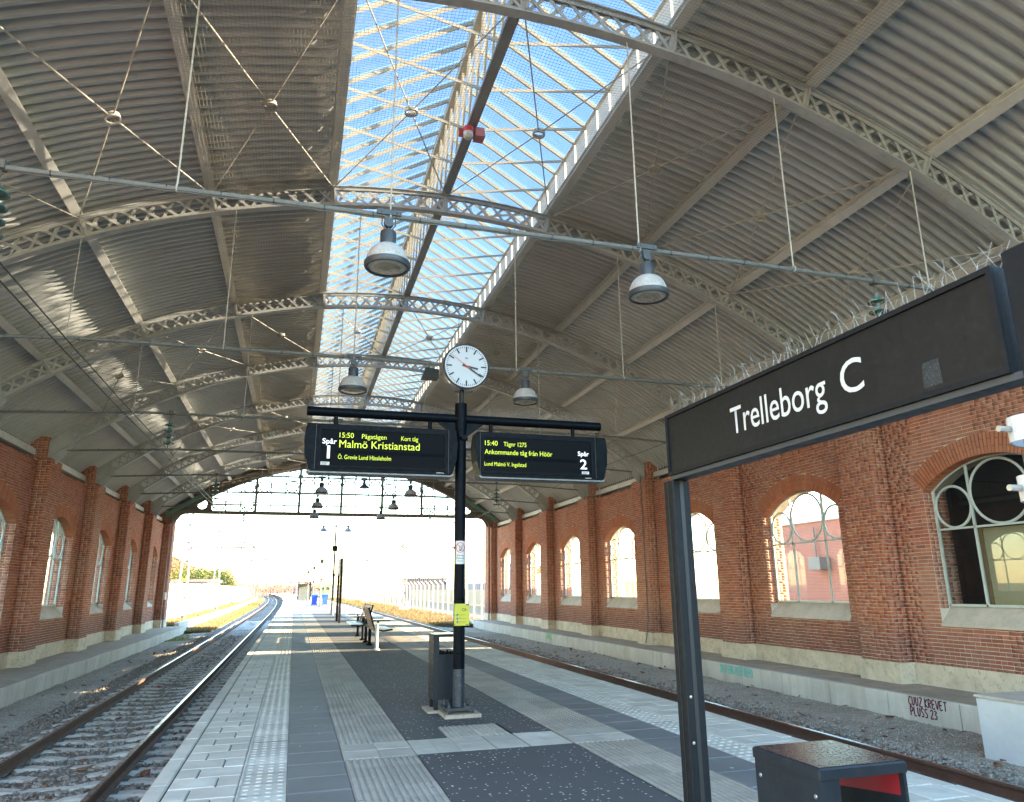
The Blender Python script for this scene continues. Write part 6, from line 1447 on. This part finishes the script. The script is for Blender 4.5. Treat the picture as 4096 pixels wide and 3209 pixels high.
grass('verge_weeds', 22000, lambda n: RNG.uniform(8.7, 12.8, n), 47, 190, -0.76, 0.18, MT['dry_grass'], 'brown dry weeds between the rail and the wire fence')
grass('bank_weeds', 6000, lambda n: RNG.uniform(-8.6, -6.7, n), 47.6, 120, -0.50, 0.22, MT['dry_grass'], 'dry weeds on the bank in front of the panel fence')
def tree(x, y, h, r, leaf, label, grp=None, nleaf=2600, seed=0, dens=1.0, base=-0.6):
    rr = np.random.default_rng(seed); t = thing('tree', label, 'tree', (x, y, base), grp); q = B(); tips = []
    def branch(p, d, L, rad, dep):
        e = p+d*L; q.tube(p, e, rad, 6 if dep < 2 else 4, rad*0.65, False)
        if dep >= 3: tips.append(e); return
        for k in range(3 if dep else 6):
            nd = (d+Vector(rr.normal(0, 0.62, 3))*(1.0 if dep else 0.9)); nd.z = abs(nd.z)*0.6+0.15 if dep else nd.z*0.7+0.2
            nd.normalize(); branch(p+d*L*(0.55+0.45*rr.uniform()), nd, L*rr.uniform(0.55, 0.8), rad*0.55, dep+1)
        tips.append(e)
    branch(Vector((x, y, base)), Vector((rr.normal(0, 0.04), 0, 1)), h*0.42, 0.03*h, 0); q.build('trunk', MT['bark'], t)
    T0 = np.array(tips); cz = base+h*0.62
    # leaf clumps around the branch tips, kept inside an uneven crown
    cl = np.concatenate([T0, T0+rr.normal(0, r*0.25, T0.shape)]); nc = len(cl)
    P = cl[rr.integers(0, nc, nleaf)]+rr.normal(0, r*0.17*dens, (nleaf, 3)); s = 0.085*np.clip(h/5, 0.8, 2.2)*rr.uniform(0.6, 1.5, nleaf)
    A = rr.normal(0, 1, (nleaf, 3)); A /= np.linalg.norm(A, axis=1, keepdims=True); Bv = np.cross(A, rr.normal(0, 1, (nleaf, 3))); Bv /= np.linalg.norm(Bv, axis=1, keepdims=True)+1e-9
    A, Bv = A*s[:, None], Bv*s[:, None]*0.7; V = np.stack([P-A, P+Bv, P+A, P-Bv], 1).reshape(-1, 3)
    link('crown', np_mesh('crown', V, np.arange(4*nleaf).reshape(-1, 4)), leaf, t); return t
gT = 'trees and bushes behind the panel fence'
spec = [(-13.5, 150, 6.2, 2.8, 'leaf_green'), (-15.5, 170, 7.2, 3.0, 'leaf_yellow'), (-17.5, 195, 7.4, 3.2, 'leaf_green'), (-19.5, 215, 7.6, 3.2, 'leaf_rust'), (-11.5, 58, 5.2, 2.4, 'leaf_yellow'), (-14.5, 74, 6.4, 2.8, 'leaf_yellow'), (-17.5, 80, 7.6, 3.2, 'leaf_rust'), (-12.5, 66, 5.6, 2.8, 'leaf_yellow'), (-15, 84, 6.8, 3.2, 'leaf_yellow'), (-13, 92, 4.6, 2.6, 'leaf_yellow'), (-14.0, 104, 5.2, 2.8, 'leaf_green'), (-15, 122, 6.0, 3, 'leaf_yellow'), (-15.5, 138, 6.4, 3.2, 'leaf_green'), (-17, 156, 7.0, 3.3, 'leaf_green'), (-18, 178, 6.5, 3, 'leaf_yellow'), (-21, 95, 8.6, 3.6, 'leaf_rust'), (-24, 120, 9.0, 4, 'leaf_rust')]
for i, (x, y, h, r, m) in enumerate(spec):
    tree(x, y, h, r, MT[m], {'leaf_yellow':'yellowing leafy bush behind the panel fence','leaf_green':'dark green leafy tree behind the panel fence','leaf_rust':'tall rust-coloured autumn tree behind the panel fence'}[m], gT, 2600, 20+i)
def far_wood():
    rr = np.random.default_rng(3); q = B()
    for i in range(620):
        y = rr.uniform(230, 420); x = rr.uniform(-52, 18)+cx(y)*0.4; h = rr.uniform(3.2, 6.5); p = Vector((x, y, -0.8))
        q.tube(p, p+Vector((rr.normal(0, 0.3), 0, h*0.5)), 0.10, 3, 0.06, False)
        for k in range(9):
            b0 = p+Vector((0, 0, h*rr.uniform(0.25, 0.7))); q.tube(b0, b0+Vector((rr.normal(0, 1.0), rr.normal(0, 0.5), h*rr.uniform(0.2, 0.45))), 0.07, 3, 0.02, False)
    return tag(q.build('far_wood', MT['twig']), 'reddish belt of bare trees at the end of the line', 'wood', kind='stuff')
far_wood()

# ------------------------------------------------------------------ buildings and yard things
def house(x, y, w, d, h, wallm, roofm, label, win=True, roof='gable'):
    t = thing('house', label, 'building', (x, y, -0.8)); q = B(); q.box(x-w/2, x+w/2, y, y+d, -0.9, h); q.build('wall', MT[wallm], t)
    q = B()
    if roof == 'gable': q.prism([(x-w/2-0.3, h), (x+w/2+0.3, h), (x, h+w*0.33)], 'Y', y-0.3, y+d+0.3)
    else: q.box(x-w/2-0.25, x+w/2+0.25, y-0.25, y+d+0.25, h, h+0.3)
    q.build('roof', MT[roofm], t)
    if win:
        for zz in np.arange(1.0, h-1.4, 2.9):
            for k in range(max(1, int(w/2.6))):
                xx = x-w/2+1.3+2.6*k; q = B(); q.box(xx-0.5, xx+0.5, y-0.05, y+0.02, zz, zz+1.4); o = q.build('window', MT['white_wall'], t); q = B(); q.box(xx-0.42, xx+0.42, y-0.06, y-0.045, zz+0.07, zz+1.33); q.build('pane', MT['ink'], o)
    return t
house(-30, 150, 11, 9, 5.0, 'wall_red', 'roof_red', 'red brick house with tiled roof among the trees'); house(-24, 165, 6, 8, 6.4, 'wall_red', 'roof_red', 'tall narrow red house with chimney behind the bushes')
house(-13.5, 88, 9, 12, 2.45, 'wall_cream', 'roof_dark', 'low flat-roofed shed just behind the panel fence', False, 'flat')
# brick workshop seen through the windows on the right
t = thing('brick_workshop', 'red brick workshop with pale cornice across the yard', 'building', (40, 34, -0.9)); WX = 27.5
q = B(); q.box(WX, WX+24, 26, 44, -0.95, 4.9); q.build('wall', MT['wall_red_brick'], t); q = B(); q.box(WX-0.15, WX+24.2, 25.85, 44.2, 4.9, 5.35); q.build('cornice', MT['pale_blue'], t); q = B(); q.box(WX-0.05, WX+24.05, 25.93, 44.05, -0.95, 0.5); q.build('plinth', MT['white_wall'], t)
q = B(); q.box(WX-0.75, WX-0.05, 33.0, 33.9, 2.3, 2.95); q.tube((WX-0.2, 33.9, 2.4), (WX-0.2, 33.9, 4.6), 0.05, 6); q.build('vent_unit', MT['galv'], t)
for yy in (28.0, 37.5, 41):
    q = B(); q.prism([(yy, 1.0), (yy+1.6, 1.0), (yy+1.6, 3.2), (yy+0.8, 3.7), (yy, 3.2)], 'X', WX-0.04, WX+0.02); q.build('window', MT['ink'], t)
# adjoining room behind the first window: walls, ceiling, blind; unseen length stretched to shade the foreground
t = thing('annex', 'dark adjoining room behind the near window of the graffiti-side wall, lengthened unseen to block the sun', 'building', (20, 6, -0.9)); ax0, ax1, ay0, ay1 = OUT+0.02, 27.0, -14.0, 13.75
for nm, bb in (('end_wall', (ax0, ax1, ay1-0.3, ay1, -0.95, 6.2)), ('back_wall', (ax1-0.3, ax1, ay0, ay1-0.3, -0.95, 6.2)), ('side_wall', (ax0, ax1-0.3, ay0, ay0+0.3, -0.95, 6.2)), ('roof', (ax0, ax1, ay0, ay1, 6.2, 6.4)), ('floor', (ax0, ax1-0.3, ay0+0.3, ay1-0.3, -0.2, -0.1))):
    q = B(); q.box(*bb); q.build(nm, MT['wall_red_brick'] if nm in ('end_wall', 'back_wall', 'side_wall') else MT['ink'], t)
for nm, bb in (('shade_sheet', (ax0+0.02, ax1-0.32, ay1-0.34, ay1-0.31, -0.1, 6.15)), ('shade_sheet', (ax0+1.6, ax0+1.64, ay0+0.4, ay1-0.4, -0.1, 6.15))): q = B(); q.box(*bb); q.build(nm, MT['room_shade'], t)  # near-black sheets added inside, the unlit room's shade put into their colour
q = B(); c0 = win_y(0); q.box(GLX+0.14, GLX+0.16, c0-1.2, c0+0.60, WIN_SILL+0.02, 2.57); q.build('roller_blind', MT['blind'], t)
q = B(); q.box(GLX+0.10, GLX+0.17, c0+0.60, c0+0.68, WIN_SILL, 2.6); q.build('blind_frame', MT['blind_frame'], t)
# rubble, containers, machines, thin masts in the yard
rp = RNG.normal(0, 1, (240, 3))*np.array([2.2, 1.6, 0]); hh = 1.5*np.exp(-(rp[:, 0]**2/9+rp[:, 1]**2/5)); P = rp*np.array([1, 1, 0])+np.stack([np.full(240, 22.0), np.full(240, 24.5), -0.9+hh*RNG.uniform(0.1, 1, 240)], -1)
o = scatter('rubble_pile', P, 0.34, MT['rubble'], 0.8, True, 0.3); o['label'] = 'heap of pale broken concrete in front of the brick workshop'; o['category'] = 'rubble'
def container(x, y, L, H, mat, label, ang=0):
    t = thing('container', label, 'container', (x, y, -0.8)); q = B(); n = int(L/0.5)
    pts = []
    for i in range(n): pts += [(i*0.5, 0), (i*0.5+0.2, 0), (i*0.5+0.27, 0.06), (i*0.5+0.43, 0.06)]
    poly = pts+[(L, 0), (L, 2.4), (0, 2.4)]; q.prism([(x+a, y+b2) for a, b2 in poly], 'Z', -0.8, -0.8+H); q.build('body', MT[mat], t)
    q = B(); q.box(x-0.05, x+L+0.05, y-0.05, y+2.45, -0.8+H, -0.7+H); q.build('top_rail', MT[mat], t)
    for xx in (x, x+L-0.12): q = B(); q.box(xx, xx+0.12, y-0.07, y-0.001, -0.8, -0.8+H); q.build('corner_post', MT[mat], t)
container(25, 175, 10, 4.6, 'cont_navy', 'dark navy container stack beyond the wire fence'); container(41, 178, 9, 3.4, 'cont_blue', 'blue container beyond the wire fence')
container(52, 170, 7, 3.0, 'cont_green', 'green container at the end of the yard'); container(62, 172, 8, 3.2, 'cont_teal', 'teal container at the end of the yard'); container(27, 40, 6, 2.6, 'cont_blue', 'blue container standing close outside the windows'); container(23, 52, 6, 2.6, 'cont_orange', 'orange container standing outside the windows')
t = thing('reach_stacker', 'orange container-handling machine with raised boom in the yard', 'machine', (48, 150, -0.8))
q = B(); q.box(44, 51, 150, 153, 0.2, 2.2); q.box(45, 47, 150.2, 152.8, 2.2, 4.6); q.build('chassis', MT['cont_blue'], t)
for xx in (45, 49.5): q = B(); q.lathe([(0.0,-0.4),(0.9,-0.4),(0.9,0.4),(0.0,0.4)], (xx, 150, 0.1), 16, 'Y'); q.build('wheel', MT['ink'], t)
q = B(); q.bar((45, 151.5, 2.6), (53.5, 151.5, 6.2), 1.0, 1.1); q.build('boom', MT['cont_orange'], t); q = B(); q.box(52, 55, 150.5, 152.5, 4.2, 6.6); q.build('spreader', MT['cont_orange'], t)
q = B(); q.box(43, 44.2, 150.4, 152.6, 2.2, 6.4); q.build('tower', MT['cont_blue'], t)
for i in range(34):
    x = RNG.uniform(14, 90); y = RNG.uniform(150, 330); H = RNG.uniform(5, 11); t = thing('yard_mast', 'thin lamp or catenary mast far off in the freight yard', 'mast', (x, y, -0.8), 'thin masts far off in the freight yard')
    q = B(); q.tube((x, y, -0.8), (x, y, H), 0.17, 5, 0.12); q.build('pole', MT['mast_dark'], t)
    q = B(); q.bar((x-0.9, y, H-0.6), (x+0.9, y, H-0.6), 0.16, 0.2); q.build('arm', MT['mast_dark'], t); q = B(); q.box(x-0.45, x+0.45, y-0.2, y+0.2, H-2.1, H-1.6); q.build('lamp_box', MT['mast_dark'], t)
